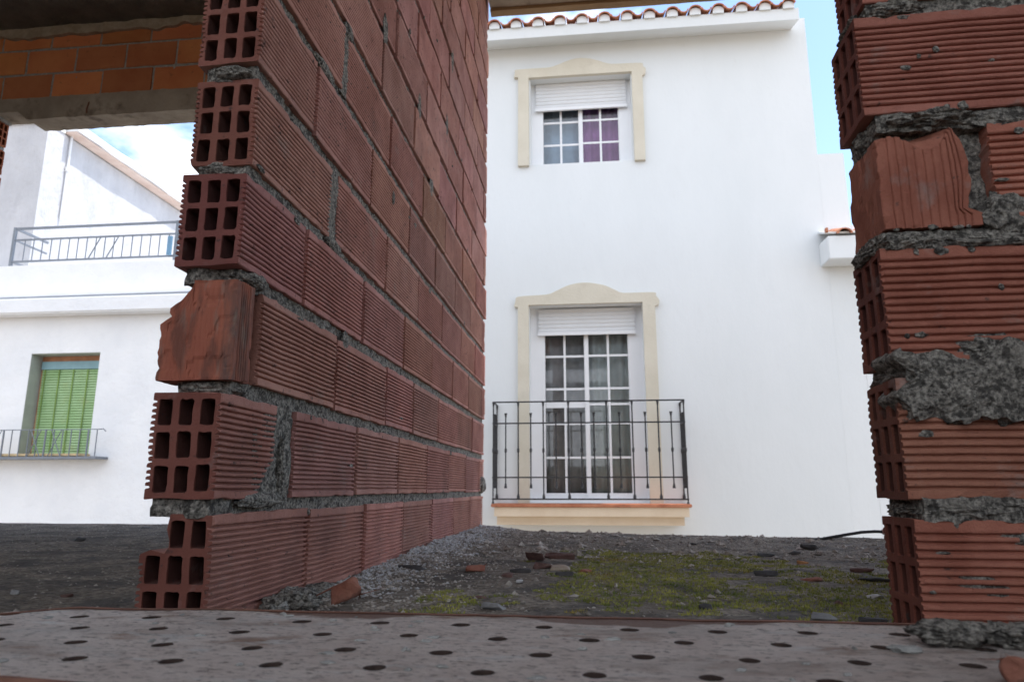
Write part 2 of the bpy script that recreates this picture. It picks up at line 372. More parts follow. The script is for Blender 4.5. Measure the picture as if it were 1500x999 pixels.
bm = bmesh.new(); rnd = random.Random(4); sd = 0
wide = {(5, 1.33): .034, (7, 1.35): .034}
ends = {}
for c, js in J.items():
    for a, b in zip(js, js[1:]):
        sd += 1
        if c == 2 and a == 1.121: continue
        gap = .014 + rnd.uniform(-.003, .004)
        a2 = a if a == js[0] else a + (wide.get((c, a), gap)) / 2; b2 = b if b == js[-1] else b - wide.get((c, b), gap) / 2
        if c == 2 and b == 1.121: b2 = 1.121
        first = a == js[0] and c != 3
        near = a < 1.9
        kw = {}
        if c == 2 and first: kw['end1'] = lambda z, u: .055 * max(0, 1 - z / .062) ** .8 + .004 * nz((z * 60, 1, 2), 1)
        if c == 1 and first: kw['notch'] = (.066, .052)
        dp = .0066 if c < 8 else (.0040 if c < 10 else .0020)
        if c >= 8 and a > 1.9: dp = .0006 + .0010 * rnd.random()
        tn = tintv(rnd)
        if c >= 8: tn = tuple(x * y for x, y in zip(tn, (1.0, 1.03, 1.08)))
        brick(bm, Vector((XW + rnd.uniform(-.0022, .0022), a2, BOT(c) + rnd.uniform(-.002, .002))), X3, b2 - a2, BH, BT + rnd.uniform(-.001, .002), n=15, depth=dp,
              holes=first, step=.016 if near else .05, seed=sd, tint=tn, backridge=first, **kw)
obj('brickwork', bm, M['brick'], wall)
# the brick stood on end in the third course: smooth worn face towards the plank, flutes on the side
bm = bmesh.new()
PZ = (Vector((0, 0, 1)), Vector((-1, 0, 0)), Vector((0, 1, 0)))
def dropA(l, u, z):
    d = Vector((0, 0, 0))
    if u > .07:                                        # chipped far edge
        k = (u - .07) / .045; q = l / .152
        cut = .004 + (.012 if q > .58 else 0) * min(1, (q - .58) / .06) + (.030 * max(0, (q - .74) / .26) ** .8) + .004 * nz((l * 80, 3, 3), 1)
        d += Vector((0, -cut * k, 0))
    return d
brick(bm, Vector((XW + .001, .963, BOT(3) - .002)), PZ, .152, .053, .123, n=5, depth=.0045, step=.006, seed=77, n2=14, d2=.0005, tint=(1, 1, 1), drop=dropA, rough=2)
obj('upended_brick', bm, M['cut_clay'], wall)['label'] = 'worn brick stood on end with a chipped edge'
# mortar
bm = bmesh.new()
for c in range(1, 17):
    z0, z1 = BOT(c) + BH - .003, BOT(c + 1) + .003
    s = max(J[c][0], J[c + 1][0]) + .006
    if c in (2, 3): s = .985
    def fn(p, i, j, k, c=c):
        if j < .03: p = p + Vector((0, .010 * nz((p.x * 30, c, p.z * 20), 1) - .004, 0))
        return p
    e = min(J[c][-1], J[c + 1][-1]) - .005
    lumpy(bm, XW - BT + .010, XW - .009, s, 2.0, z0, z1, .0052, .0036, c, fn)
    lumpy(bm, XW - BT + .012, XW - .010, 2.0, e, z0, z1, .011, .0026, c)
rnd = random.Random(9)
for c, js in J.items():
    for y in js[1:-1]:
        if y > 2.6 and c > 4: continue
        rec = rnd.choice((.016, .024, .032))
        if (c, y) in wide: rec = .003
        wd = .022 if (c, y) in wide else .008
        if c == 2 and abs(y - 1.121) < .01: continue
        if c == 2 and abs(y - 1.195) < .01: continue
        lumpy(bm, XW - BT + .012, XW - rec, y - wd, y + wd, BOT(c) - .002, BOT(c) + BH + .002, .007, .0022, c * 7 + y)
lumpy(bm, XW - BT + .01, XW - .006, 1.055, 1.20, BOT(2) - .004, BOT(2) + BH + .004, .0055, .0040, 5)        # fat joint beside the cut brick
lumpy(bm, XW - BT + .02, XW - .022, 1.012, 1.050, BOT(3) - .002, BOT(3) + BH, .006, .003, 6)
def blob(bm, c, r, seed, amp=.22, sub=4):
    rr = bmesh.ops.create_icosphere(bm, subdivisions=sub, radius=1)
    for v in rr['verts']:
        n = v.co.normalized(); q = n * 1.4 + Vector((seed, seed * 2.1, 0))
        k = 1 + amp * noise.noise(q * 1.3) + amp * .6 * noise.noise(q * 3.5) + amp * .35 * noise.noise(q * 9)
        v.co = Vector((n.x * r[0] * k + c[0], n.y * r[1] * k + c[1], n.z * r[2] * k + c[2]))
for (y, z, ry, rz, rx, dx) in ((1.09, BOT(2) - .004, .075, .012, .012, 0), (1.17, BOT(2) + .05, .02, .05, .008, .0), (1.0, BOT(3) - .012, .03, .016, .045, -.045), (1.01, BOT(4) - .010, .028, .012, .03, -.02),
                        (1.03, BOT(4) - .008, .03, .012, .010, 0), (1.34, BOT(5) - .008, .04, .012, .008, 0), (.985, BOT(6) - .011, .02, .012, .035, -.045), (.985, BOT(5) - .012, .02, .010, .03, -.06),
                        (.975, BOT(2) - .012, .02, .011, .038, -.05), (3.38, BOT(2) + .03, .05, .04, .02, 0), (1.24, BOT(7) - .01, .05, .012, .008, 0), (1.36, BOT(8) - .012, .03, .016, .008, 0)):
    blob(bm, (XW + dx - .003, y, z), (rx, ry, rz), y * 17 + z)
# mortar fillet along the foot
def foot(p, i, j, k):
    t_ = .5 + .5 * nz((0, p.y * 7, 3), 1)
    p.z -= k * .012 * (1 - t_) + i * k * .018
    return p
lumpy(bm, XW - .03, XW + .028, 1.35, 3.46, -.215, -.176, .009, .006, 40, foot)
lumpy(bm, XW - BT, XW + .012, .97, 1.40, -.215, -.186, .008, .004, 41)
for y in (1.13, 1.19, 1.24, 1.30): blob(bm, (XW + .022 + .02 * nz((y, 5, 5), 7), y, -.184), (.03, .035, .014 + .006 * (y < 1.2)), y * 9, .35)
# smears squeezed over the brick faces
for (y, z, ry, rz) in ((1.43, BOT(4) - .02, .018, .02), (2.19, BOT(7) + .155, .03, .03), (1.75, BOT(6) + .1, .008, .018), (1.62, BOT(9) + .005, .02, .04), (2.0, BOT(9), .02, .05), (2.42, BOT(10) - .01, .02, .05), (2.5, BOT(12) - .02, .02, .05)):
    blob(bm, (XW, y, z), (.0035, ry, rz), y * 13, .4, 3)
rs = random.Random(77)
for i in range(46):
    y = rs.uniform(1.0, 2.9); c = rs.randint(1, 13); q = rs.random() ** 2; z = BOT(c) + BH * rs.random() if i % 3 == 0 else BOT(c) + (BH - .006 if i % 2 else .004)
    blob(bm, (XW - .0005, y, z), (.0028, rs.uniform(.003, .014), rs.uniform(.003, .010)), i * 3.1, .5, 2)
obj('mortar', bm, M['mortar'], wall)

# ---------------- the front wall stub on the right
pier = thing('brick_wall', 'ridged red brick wall stub at the right edge with thick mortar between its courses', 'wall', (.8, YP + .05, -.19))
bm = bmesh.new(); rnd = random.Random(21)
TH = R(1.4)
PA = (Vector((math.cos(TH), -math.sin(TH), 0)), Vector((math.sin(TH), math.cos(TH), 0)), Vector((0, 0, 1)))
X0 = {1: .388, 2: .385, 3: .384, 5: .384, 6: .398, 7: .39, 8: .39, 9: .39}
for c in range(1, 18):
    x0 = X0.get(c, .39); x = x0
    if c == 4: x = .535
    lens = [.335] * 7 if c % 2 else [.22] + [.335] * 7
    for k, L in enumerate(lens):
        L = min(L, 2.9 - x)
        if L < .05: break
        kw = {}
        if c == 4 and k == 0: kw['end0'] = lambda z, u: .034 * max(0, 1 - z / .05) ** 1.2 + .008 * abs(nz((z * 50, 4, 1), 1)); 
        if c == 1: pass
        y = YP - (x - .385) * math.tan(TH)
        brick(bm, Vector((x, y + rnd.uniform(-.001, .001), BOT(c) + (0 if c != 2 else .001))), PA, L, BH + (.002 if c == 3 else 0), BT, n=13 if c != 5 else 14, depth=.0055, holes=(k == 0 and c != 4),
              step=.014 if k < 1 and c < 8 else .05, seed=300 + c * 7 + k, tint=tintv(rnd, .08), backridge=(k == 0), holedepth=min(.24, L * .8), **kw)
        x += L + .012
obj('brickwork', bm, M['brick_red'], pier)
bm = bmesh.new()
PV = (Vector((0, 0, 1)), Vector((0, 1, 0)), Vector((1, 0, 0)))
def dropB(l, u, z):
    q = l / .138; d = 0
    if z > .09: d -= (.018 + .020 * (.5 + .5 * math.sin(q * 4.2 + 2.4))) * (z - .09) / .045 * (1 if q > .12 else .35)
    top = 0
    if q > .8: top = (-.012 + .016 * math.sin((z + .02) * 55) * min(1, z / .05)) * (q - .8) / .2
    return Vector((top, 0, d))
brick(bm, Vector((.392, YP - .002, BOT(4) + .006)), PV, .138, .135, .106, n=10, depth=.003, step=.008, seed=91, n2=18, tint=(.95, .9, .85), drop=dropB, rough=2)
obj('upended_brick', bm, M['brick_red'], pier)['label'] = 'broken brick laid with its ridges upright'
bm = bmesh.new()
for c in range(1, 17):
    z0, z1 = BOT(c) + BH - .003, BOT(c + 1) + .003
    st = {1: .400, 2: .395, 3: .388, 4: .40, 5: .402}.get(c, .4)
    lumpy(bm, st, .86, YP + .004 - .008 * (c in (1, 2)), YP + BT - .006, z0, z1, .0058 if c < 7 else .012, .0040, 60 + c)
    if c >= 1: lumpy(bm, .86, 2.88, YP - .02, YP + BT - .02, z0, z1, .02, .004, 60 + c)
lumpy(bm, .40, .60, YP + .022, YP + BT - .004, BOT(4) - .002, BOT(4) + BH + .004, .007, .006, 81)
# the rough slab of mortar smeared over the second course
def slab(p, i, j, k):
    f = 1 - j                                            # front side
    p.y -= f * .007 * (.5 + nz((p.x * 13, 2, p.z * 22), 1) + nz((p.x * 45, 2, p.z * 45), 1) * .7)
    if k < .5: p.z += (.5 - k) * (.026 * nz((p.x * 16, 9, 1), 1) + .022 * nz((p.x * 60, 9, 1), 1) + .010 * nz((p.x * 150, 9, 1), 1))
    else: p.z += (k - .5) * .060 * nz((p.x * 20, 3, 7), 1)
    if i < .1: p.x += (.1 - i) * .2 * nz((p.z * 40, 8, 1), 1)
    return p
lumpy(bm, .392, .70, YP - .008, YP + .05, BOT(2) + .098, BOT(3) + .012, .0045, .0042, 82, slab)
for (x, z, rx, rz, ry) in ((.50, BOT(3) + .014, .034, .020, .012), (.56, BOT(3) + .006, .05, .014, .012), (.45, BOT(2) - .012, .05, .010, .012), (.54, BOT(2) - .008, .055, .018, .012), (.53, BOT(1) + .135, .045, .020, .007),
                           (.60, BOT(1) + .12, .03, .035, .007), (.452, BOT(1) + .078, .022, .010, .004), (.475, BOT(1) + .068, .018, .006, .004), (.44, BOT(6) - .010, .035, .012, .012), (.47, BOT(5) - .012, .05, .012, .02),
                           (.56, BOT(5) - .016, .05, .014, .008), (.545, BOT(4) + .02, .028, .03, .012), (.54, BOT(4) + .08, .012, .05, .01), (.42, BOT(4) - .012, .03, .012, .012), (.52, BOT(4) - .014, .07, .011, .012),
                           (.405, BOT(5) - .020, .016, .018, .03), (.402, BOT(2) - .013, .014, .010, .04), (.40, BOT(3) - .014, .014, .012, .05), (.398, BOT(6) - .012, .012, .010, .04), (.395, BOT(4) - .014, .016, .014, .05)):
    blob(bm, (x, YP + (.004 if rx > .017 else .05), z), (rx, ry, rz), x * 31 + z * 7, .42)
rs = random.Random(78)
for i in range(40):
    x = rs.uniform(.40, .60); c = rs.randint(1, 5); z = BOT(c) + BH * rs.random() if i % 2 else BOT(c) + (BH - .005 if i % 4 else .004)
    blob(bm, (x, YP - (x - .385) * math.tan(TH) + .0005, z), (rs.uniform(.002, .009), .0028, rs.uniform(.002, .006)), i * 3.7, .5, 2)
obj('mortar', bm, M['mortar'], pier)

# ------------------------------------------------------------------ floor, street, ceiling
edge = [(-4.3, 3.72), (-3.26, 3.68), (-2.29, 3.63), (-1.2, 3.50), (-.505, 3.33), (.0, 3.14), (.36, 3.02), (1.11, 2.90), (3.0, 2.86)]
def edgeY(x):
    for (a, ya), (b, yb) in zip(edge, edge[1:]):
        if a <= x <= b: return ya + (yb - ya) * (x - a) / (b - a)
    return edge[0][1] if x < 0 else edge[-1][1]
FZ = -.187
def floorz(x, y):
    z = FZ + .0045 * nz((x, y, 0), 5) + .003 * nz((x, y, 2), 22) + .0013 * nz((x, y, 4), 70)
    d = x - XW
    if 0 < d < .30 and y > 1.3: z += .022 * (1 - d / .30) ** 1.3 * min(1, (y - 1.3) * 1.2) * (.8 + .5 * nz((x, y, 7), 9))
    return z
bm = bmesh.new()
xs = [-4.3 + i * .1 for i in range(20)] + [-2.3 + i * .016 for i in range(232)] + [1.42 + i * .08 for i in range(20)]
ts = [0] + [i / 8 for i in range(1, 8)] + [1 + i / 190 * 3 for i in range(191)]
rows = []
for x in xs:
    e = edgeY(x) + .012 * nz((x * 9, 0, 0), 1) + .006 * nz((x * 40, 0, 0), 1); col = []
    for t_ in ts:
        y = -3 + t_ * 3.72 if t_ <= 1 else .72 + (e - .72) * (t_ - 1) / 3
        col.append(bm.verts.new((x, y, floorz(x, y))))
    v = col[-1].co; col.append(bm.verts.new((v.x, v.y + .004, v.z - .012))); col.append(bm.verts.new((v.x, v.y, -.5)))
    rows.append(col)
for A, B in zip(rows, rows[1:]):
    for i in range(len(A) - 1): bm.faces.new((A[i], B[i], B[i + 1], A[i + 1]))
o = obj('floor', bm, M['floor'], smooth=True); struct(o)
bm = bmesh.new(); v = [bm.verts.new(p) for p in ((-600, -600, -3.4), (600, -600, -3.4), (600, 600, -3.4), (-600, 600, -3.4))]; bm.faces.new(v); struct(obj('ground', bm, M['yard']))
bm = bmesh.new(); v = [bm.verts.new(p) for p in ((-60, 3.9, -3.396), (60, 3.9, -3.396), (60, 7.4, -3.396), (-60, 7.4, -3.396))]; bm.faces.new(v); struct(obj('street', bm, M['street']))
bm = bmesh.new(); lumpy(bm, -4.3, 2.95, -.95, 3.45, 2.72, 2.95, .09, .012, 3); box(bm, -4.3, XW - .16, 3.47, 3.80, 2.70, 2.95); struct(obj('ceiling', bm, M['ceiling']))  # unseen rear cut short to admit light; far strip added to block sun

# beam across the top of the opening
bt = thing('concrete_beam', 'brown concrete beam across the top of the opening, above the tiled eave', 'beam', (.9, 3.3, 2.58))
bm = bmesh.new(); lumpy(bm, XW + .02, 2.9, 3.10, 3.40, 2.60, 2.78, .03, .002, 8, resx=.06); obj('beam_body', bm, M['concrete'], bt)
bm = bmesh.new(); lumpy(bm, XW + .02, 2.9, 3.404, 3.455, 2.583, 2.79, .02, .0015, 9, resx=.06); obj('edge_board', bm, M['formwork'], bt)

# rear brick wall over the lintel on the left
YB = 3.45
rw = thing('brick_wall', 'smooth orange brick wall carried on a concrete lintel at the upper left', 'wall', (-3.0, YB + .05, 2.1))
bm = bmesh.new(); rnd = random.Random(2)
for k in range(4):
    x = -4.25 + (.0 if k % 2 else .165) - .02 * k; z = 2.262 + k * .1640
    while x < XW - .16:
        L = min(.305, XW - .15 - x)
        if L > .04: brick(bm, Vector((x, YB + rnd.uniform(-.003, .003), z)), P3, L, .150 if k < 3 else .06, .1, n=1, depth=0, step=.06, seed=500 + k * 20 + int(x * 10), tint=tintv(rnd, .22), rough=2)
        x += .3195
obj('brickwork', bm, M['brick_orange'], rw)
bm = bmesh.new(); lumpy(bm, -4.28, XW - .14, YB + .006, YB + .09, 2.255, 2.74, .016, .0035, 55); obj('mortar', bm, M['mortar_pale'], rw)
bm = bmesh.new()
def lint(p, i, j, k):
    if p.x < -3.24 and k < .5: p.z += .055 * min(1, (-3.24 - p.x) / .07)
    return p
lumpy(bm, -3.75, XW - .13, YB - .02, YB + .12, 2.112, 2.252, .022, .003, 56, lint)
obj('lintel', bm, M['concrete'], rw)
bm = bmesh.new()
def pl(p, i, j, k):
    if k < .6: p.z += .045 * nz((p.x * 3.2, 0, 2), 1) + .03 * nz((p.x * 11, 0, 2), 1)
    return p
lumpy(bm, -4.25, XW - .14, YB - .022, YB + .02, 2.66, 2.76, .016, .005, 57, pl); obj('plaster_bead', bm, M['plaster_edge'], rw)
bm = bmesh.new(); tube(bm, [(-2.86, YB - .02, 2.20), (-2.862, YB - .03, 2.15), (-2.86, YB - .03, 2.125)], .004, 6); obj('wire_stub', bm, M['rust'], rw)
# jamb below the lintel's left end
jb = thing('brick_pillar', 'sliver of perforated orange brick pillar at the far left below the lintel', 'pillar', (-3.6, YB + .05, -.19))
bm = bmesh.new(); YJ = (Vector((0, 1, 0)), Vector((-1, 0, 0)), Vector((0, 0, 1)))
for k in range(13):
    z = 2.005 - k * .1722
    x1 = -3.475
    # the open ends face the doorway
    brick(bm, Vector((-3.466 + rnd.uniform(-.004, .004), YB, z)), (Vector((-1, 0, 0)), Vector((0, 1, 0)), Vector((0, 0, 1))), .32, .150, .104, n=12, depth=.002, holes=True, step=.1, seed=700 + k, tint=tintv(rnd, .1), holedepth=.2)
obj('brickwork', bm, M['brick_orange'], jb)
bm = bmesh.new(); [lumpy(bm, -3.80, -3.478, YB + .008, YB + .098, 2.005 - k * .1722 - .024, 2.005 - k * .1722 + .002, .012, .004, 58 + k) for k in range(12)]; lumpy(bm, -3.8, -3.45, YB + .004, YB + .1, 2.150, 2.185, .012, .004, 77); obj('mortar', bm, M['mortar_pale'], jb)

# unseen shell added around and behind the camera to block and shape light
sh = thing('unseen_wall', 'unseen plain brick wall added to block the sun, right of the camera', 'wall', (2.3, 0, -.19))
bbox('wall_panel', M['brick_orange'], sh, 2.92, 3.1, -3, .9, -.25, 2.8); bbox('wall_panel', M['brick_orange'], sh, 2.92, 3.1, .901, 3.42, 2.35, 2.8)
sh = thing('unseen_wall', 'unseen plain brick wall added to shape the light, left of the camera', 'wall', (-4.3, 0, -.19))
bbox('wall_panel', M['brick_orange'], sh, -4.5, -4.3, -3, 3.42, -.25, 2.8)
sh = thing('unseen_wall', 'unseen plain brick wall added to limit the fill light, behind the camera', 'wall', (0, -3.1, -.19))
bm = bmesh.new(); wall_open(bm, -4.3, 2.92, -.25, 2.72, -3.0, -.2, [(-3.9, 2.6, .55, 2.6)]); obj('wall_panel', bm, M['brick_orange'], sh)

# ------------------------------------------------------------------ scaffold plank
pk = thing('scaffold_plank', 'perforated steel scaffold plank with worn white paint across the foreground', 'scaffold plank', (0, .62, -.19))
PZT = -.128; Y1, Y0 = .753, .484
ynear = lambda x: Y0 - .002 - .10 * max(0, min(.6, x + .44))
bm = bmesh.new()
holes = []
for k in range(-16, 14):
    for r_, (yy, off) in enumerate(((.706, -.048), (.651, -.005), (.592, -.043), (.537, -.001), (.487 + .03, -.04))):
        if r_ == 4: continue
        holes.append((off + k * .08, yy + .006 * max(0, -(off + k * .08) - .1) * 3))
HR = .0074
# deck built cell by cell: each cell centred on a hole (staggered rows), the rest is a frame
def vnoise(x, y): return .0012 * nz((x, y, 0), 9) + .0005 * nz((x, y, 3), 45)
tri_e = []
yfar = lambda x: Y1 + .0035 * nz((x * 14, 1, 0), 1) - (0 if x > -.565 else min(.055, (-.565 - x) * 1.1))
ring = []
xs_ = [-1.2 + i * .02 for i in range(121)]
outer = [(x, ynear(x)) for x in xs_] + [(x, yfar(x)) for x in reversed(xs_)]
ov = [bm.verts.new((x, y, PZT + vnoise(x, y))) for x, y in outer]
for i in range(len(ov)): tri_e.append(bm.edges.new((ov[i], ov[(i + 1) % len(ov)])))
rnd = random.Random(5)
for (hx, hy) in holes:
    if not (-1.17 < hx < 1.17): continue
    if hy < ynear(hx) + .02: continue
    lo = []; a0 = rnd.uniform(0, 1); ex = rnd.uniform(.92, 1.08)
    for rr, zz in ((2.0, 0), (1.5, -.0002), (1.2, -.0007), (1.0, -.0016), (.90, -.005), (.86, -.012)):
        jg = [1 + .10 * nz((math.cos(.314 * k) * 1.5 + hx * 37, math.sin(.314 * k) * 1.5, hy * 31), 1) for k in range(20)]
        lo.append([bm.verts.new((hx + HR * rr * jg[k] * ex * math.cos(2 * math.pi * k / 20), hy + HR * rr * jg[k] * math.sin(2 * math.pi * k / 20),
                                 PZT + vnoise(hx, hy) * (1 if rr < 1.9 else 1) + zz)) for k in range(20)])
    for A, B in zip(lo, lo[1:]):
        for k in range(20):
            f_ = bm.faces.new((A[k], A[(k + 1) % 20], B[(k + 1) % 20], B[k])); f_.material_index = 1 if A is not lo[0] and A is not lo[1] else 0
    for k in range(20): tri_e.append(bm.edges.get((lo[0][k], lo[0][(k + 1) % 20])))
bmesh.ops.triangle_fill(bm, use_beauty=True, edges=tri_e, normal=(0, 0, 1))
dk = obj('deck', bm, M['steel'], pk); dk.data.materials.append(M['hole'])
bm = bmesh.new(); cols = []
for x in xs_:
    y = yfar(x); z = PZT + vnoise(x, y)
    cols.append([bm.verts.new(p) for p in ((x, y - .0015, z + .0012), (x, y + .003, z + .0016), (x, y + .0055, z - .001), (x, y + .006, z - .045), (x, y - .02, z - .047), (x, y - .02, z - .044), (x, y + .003, z - .042), (x, y + .003, z - .003))])
for A, B in zip(cols, cols[1:]):
    for i in range(8): bm.faces.new((A[i], A[(i + 1) % 8], B[(i + 1) % 8], B[i]))
obj('far_lip', bm, M['rust'], pk)
bm = bmesh.new(); cols = []
for x in xs_:
    z = PZT + vnoise(x, Y0)
    cols.append([bm.verts.new(p) for p in ((x, ynear(x) + .001, z + .0012), (x, ynear(x) - .004, z + .001), (x, ynear(x) - .006, z - .003), (x, ynear(x) - .006, z - .045), (x, ynear(x) - .002, z - .045), (x, ynear(x) - .002, z - .004))])
for A, B in zip(cols, cols[1:]):
    for i in range(6): bm.faces.new((A[i], A[(i + 1) % 6], B[(i + 1) % 6], B[i]))
obj('near_lip', bm, M['rust'], pk)
# a pair of bricks on which the plank is laid (below it, hidden) keeps it from floating
for sx in (-1.05, 1.05):
    bm = bmesh.new(); box(bm, sx - .08, sx + .08, .5, .74, -.195, -.176); tag(obj('packing_board', bm, M['formwork']), 'board under the %s end of the scaffold plank' % ('left' if sx < 0 else 'right'), 'board')

# lumps lying on the plank
def lump(name, px, py, w_, h_, dep, m, label, cat, seed, z=PZT, flat=.5, group=None):
    p = atz(px, py, z); bm = bmesh.new()
    blob(bm, (p.x, p.y, z + h_ * flat), (w_ / 2, dep / 2, h_ / 2), seed, .35, 5)
    for v in bm.verts: v.co += nv(v.co, 110) * .0016; v.co.z = max(v.co.z, z + .0004)
    return tag(obj(name, bm, m, smooth=True), label, cat, group)
lump('mortar_lump', 1398, 945, .062, .020, .038, M['mortar'], 'crusty grey mortar lump on the plank in front of the right wall', 'mortar lump', 3.1)
lump('mortar_lump', 1487, 947, .045, .018, .045, M['mortar'], 'grey mortar lump on the plank at the right edge of the photo', 'mortar lump', 7.7)
lump('mortar_crumb', 1327, 955, .022, .005, .016, M['mortar_pale'], 'small flat crumb of dried mortar between plank holes', 'mortar crumb', 5.2)

def shard(px, py, w_, h_, dep, m, label, cat, seed, z=None, name='rubble_piece', rot=None, tilt=0, n=16):
    z = FZ if z is None else z
    p = atz(px, py, z); rn = random.Random(seed); bm = bmesh.new()
    for i in range(n):
        v = Vector((rn.uniform(-1, 1), rn.uniform(-1, 1), rn.uniform(-1, 1)))
        mxx = max(abs(v.x), abs(v.y), abs(v.z)); v = v / mxx * rn.uniform(.8, 1)
        bm.verts.new((v.x * w_ / 2, v.y * dep / 2, v.z * h_ / 2))
    r = bmesh.ops.convex_hull(bm, input=bm.verts); bmesh.ops.delete(bm, geom=[g for g in r['geom_interior'] if isinstance(g, bmesh.types.BMVert)], context='VERTS')
    bmesh.ops.bevel(bm, geom=bm.edges, offset=min(w_, h_, dep) * .07, segments=1, affect='EDGES')
    bmesh.ops.triangulate(bm, faces=bm.faces); bmesh.ops.subdivide_edges(bm, edges=bm.edges, cuts=2, use_grid_fill=True)
    mt = Matrix.Rotation(rn.uniform(-.3, .3) if rot is None else rot, 3, 'Z') @ Matrix.Rotation(tilt, 3, 'Y')
    for v in bm.verts: v.co += nv(v.co + Vector((seed, 0, 0)), 90) * min(.0022, h_ * .1); v.co = mt @ v.co
    lo = min(v.co.z for v in bm.verts)
    for v in bm.verts: v.co += Vector((p.x, p.y, -lo + floorz(p.x, p.y) - .003 if z == FZ else z - lo))
    return tag(obj(name, bm, m), label, cat, 'rubble on the floor' if z == FZ else None)
def pxw(x0, x1, y): return abs(atz(x1, y, FZ).x - atz(x0, y, FZ).x)
RB = [  # x0, y0(top), x1, y1(bottom), material, label
 (768, 806, 800, 822, 'shard_dark', 'dark red broken brick end at the left of the rubble heap'),
 (796, 807, 846, 819, 'shard_dark', 'long dark brick fragment on top of the rubble heap beyond the moss'),
 (680, 826, 712, 839, 'shard', 'orange brick fragment lying left of the rubble heap'),
 (702, 877, 744, 892, 'stone', 'flat grey stone with a sharp point on the near gravel'),
 (694, 869, 717, 878, 'shard_dark', 'reddish flat piece just behind the pointed grey stone'),
 (578, 828, 626, 838, 'stone_dark', 'thin dark slab of rubble near the foot of the long brick wall'),
 (812, 834, 841, 846, 'stone_dark', 'black chunk in front of the rubble heap'),
 (806, 823, 838, 836, 'concrete', 'tan lump in the middle of the rubble heap'),
 (778, 819, 810, 833, 'shard_dark', 'rusty brown piece leaning in the rubble heap'),
 (745, 830, 781, 840, 'stone_dark', 'thin flat dark sliver left of the tan lump'),
 (734, 834, 752, 846, 'shard_dark', 'small dark red cube-like fragment at the heap foot'),
 (847, 831, 868, 839, 'shard', 'pinkish brick chip right of the black chunk'),
 (755, 850, 767, 856, 'stone_pale', 'tiny pale stone chip on the moss in front of the heap'),
 (1022, 878, 1044, 892, 'stone_dark', 'round dark pebble alone on the green moss'),
 (1222, 875, 1235, 886, 'shard_dark', 'small upright brown chip on the moss near the right wall'),
 (1270, 865, 1297, 876, 'stone_pale', 'pale-topped flat stone beside the right wall foot'),
 (1257, 843, 1307, 854, 'stone_dark', 'long black slab reaching the right wall'),
 (1246, 831, 1281, 840, 'shard_dark', 'dark brown slab behind the long black slab'),
 (1172, 841, 1205, 851, 'shard', 'flat reddish fragment right of the middle of the moss'),
 (1102, 832, 1142, 845, 'stone_dark', 'dark tapered sliver in the middle of the mossy strip'),
 (1107, 808, 1138, 816, 'stone_dark', 'flat dark stone beyond the moss, left of the angular pair'),
 (1155, 803, 1172, 813, 'stone_dark', 'left and taller of two dark angular stones beyond the moss'),
 (1173, 810, 1199, 821, 'stone_dark', 'right and wider of two dark angular stones beyond the moss'),
 (1167, 820, 1184, 827, 'brick_orange2', 'small bright orange brick chip below the dark pair'),
 (1043, 814, 1060, 820, 'stone_dark', 'little dark stone at the far rim of the moss'),
 (1008, 793, 1021, 798, 'stone_dark', 'speck of dark stone near the far floor edge below the balcony'),
 (1186, 899, 1227, 914, 'stone', 'grey sloping stone against the plank left of the right wall'),
 (1256, 902, 1302, 914, 'stone_dark', 'dark earthy lump against the plank beside the right wall'),
 (705, 777, 713, 786, 'stone_pale', 'white pebble at the far foot of the long brick wall'),
 (106, 785, 126, 793, 'stone_dark', 'dark stone on the gravel of the left room'),
 (205, 770, 222, 775, 'stone', 'small grey stone at the left room far floor edge'),
 (90, 864, 108, 872, 'shard_dark', 'brown chip on the dark floor at the lower left'),
 (14, 862, 30, 871, 'stone', 'grey pebble on the dark floor at the left edge'),
]
M['brick_orange2'] = mat('orange_chip', (.42, .2, .08), .85, var=.2, vscale=30)
for i, (x0, y0, x1, y1, m, lab) in enumerate(RB):
    p = atz((x0 + x1) / 2, y1 - 1, FZ); wd = pxw(x0, x1, y1 - 1); dist = p.length
    hgt = (y1 - y0) * dist / 1150 * .85
    dep = min(wd * .8, max(.02, hgt * 1.6))
    q = atz((x0 + x1) / 2, y1 - (y1 - y0) * .15, FZ)
    nm = 'stone' if 'stone' in m else 'brick_fragment' if 'shard' in m or 'orange' in m else 'rubble_piece'
    shard((x0 + x1) / 2, y1 - 1, wd, hgt, dep, M[m], lab, 'stone' if nm == 'stone' else 'rubble', 40 + i, name=nm)
# leaning broken brick by the wall foot and small clods round it
b_ = shard(506, 884, .062, .034, .03, M['shard'], 'jagged orange brick shard tipped up beside the wall foot', 'rubble', 5, name='brick_fragment', tilt=-.55)
lump('mortar_clod', 437, 890, .062, .034, .06, M['mortar'], 'crumbly grey clod of mortar piled at the near foot of the wall', 'mortar lump', 12.1, z=FZ, flat=.3)
lump('mortar_clod', 412, 893, .035, .022, .04, M['mortar_pale'], 'smaller grey clod left of the crumbly pile', 'mortar lump', 14.7, z=FZ, flat=.3)
bm = bmesh.new(); rs = random.Random(12)
for i in range(70):
    x, y = rs.uniform(-.6, .5), rs.uniform(.5, .745)
    if min(math.hypot(x - a, y - b) for a, b in holes) < .016: continue
    blob(bm, (x, y, PZT + vnoise(x, y) + .0003), (rs.uniform(.0015, .007), rs.uniform(.0012, .005), rs.uniform(.0008, .002)), i * 1.7, .5, 2)
o = obj('cement_splashes', bm, M['mortar_pale'], pk); o['kind'] = 'stuff'
# tile shard on the plank
p = atz(1500, 1000, PZT)
shard(1492, 1002, .022, .020, .018, M['shard'], 'brown tile chip on the plank in the bottom right corner', 'tile chip', 9, z=PZT + .0005, name='tile_chip')

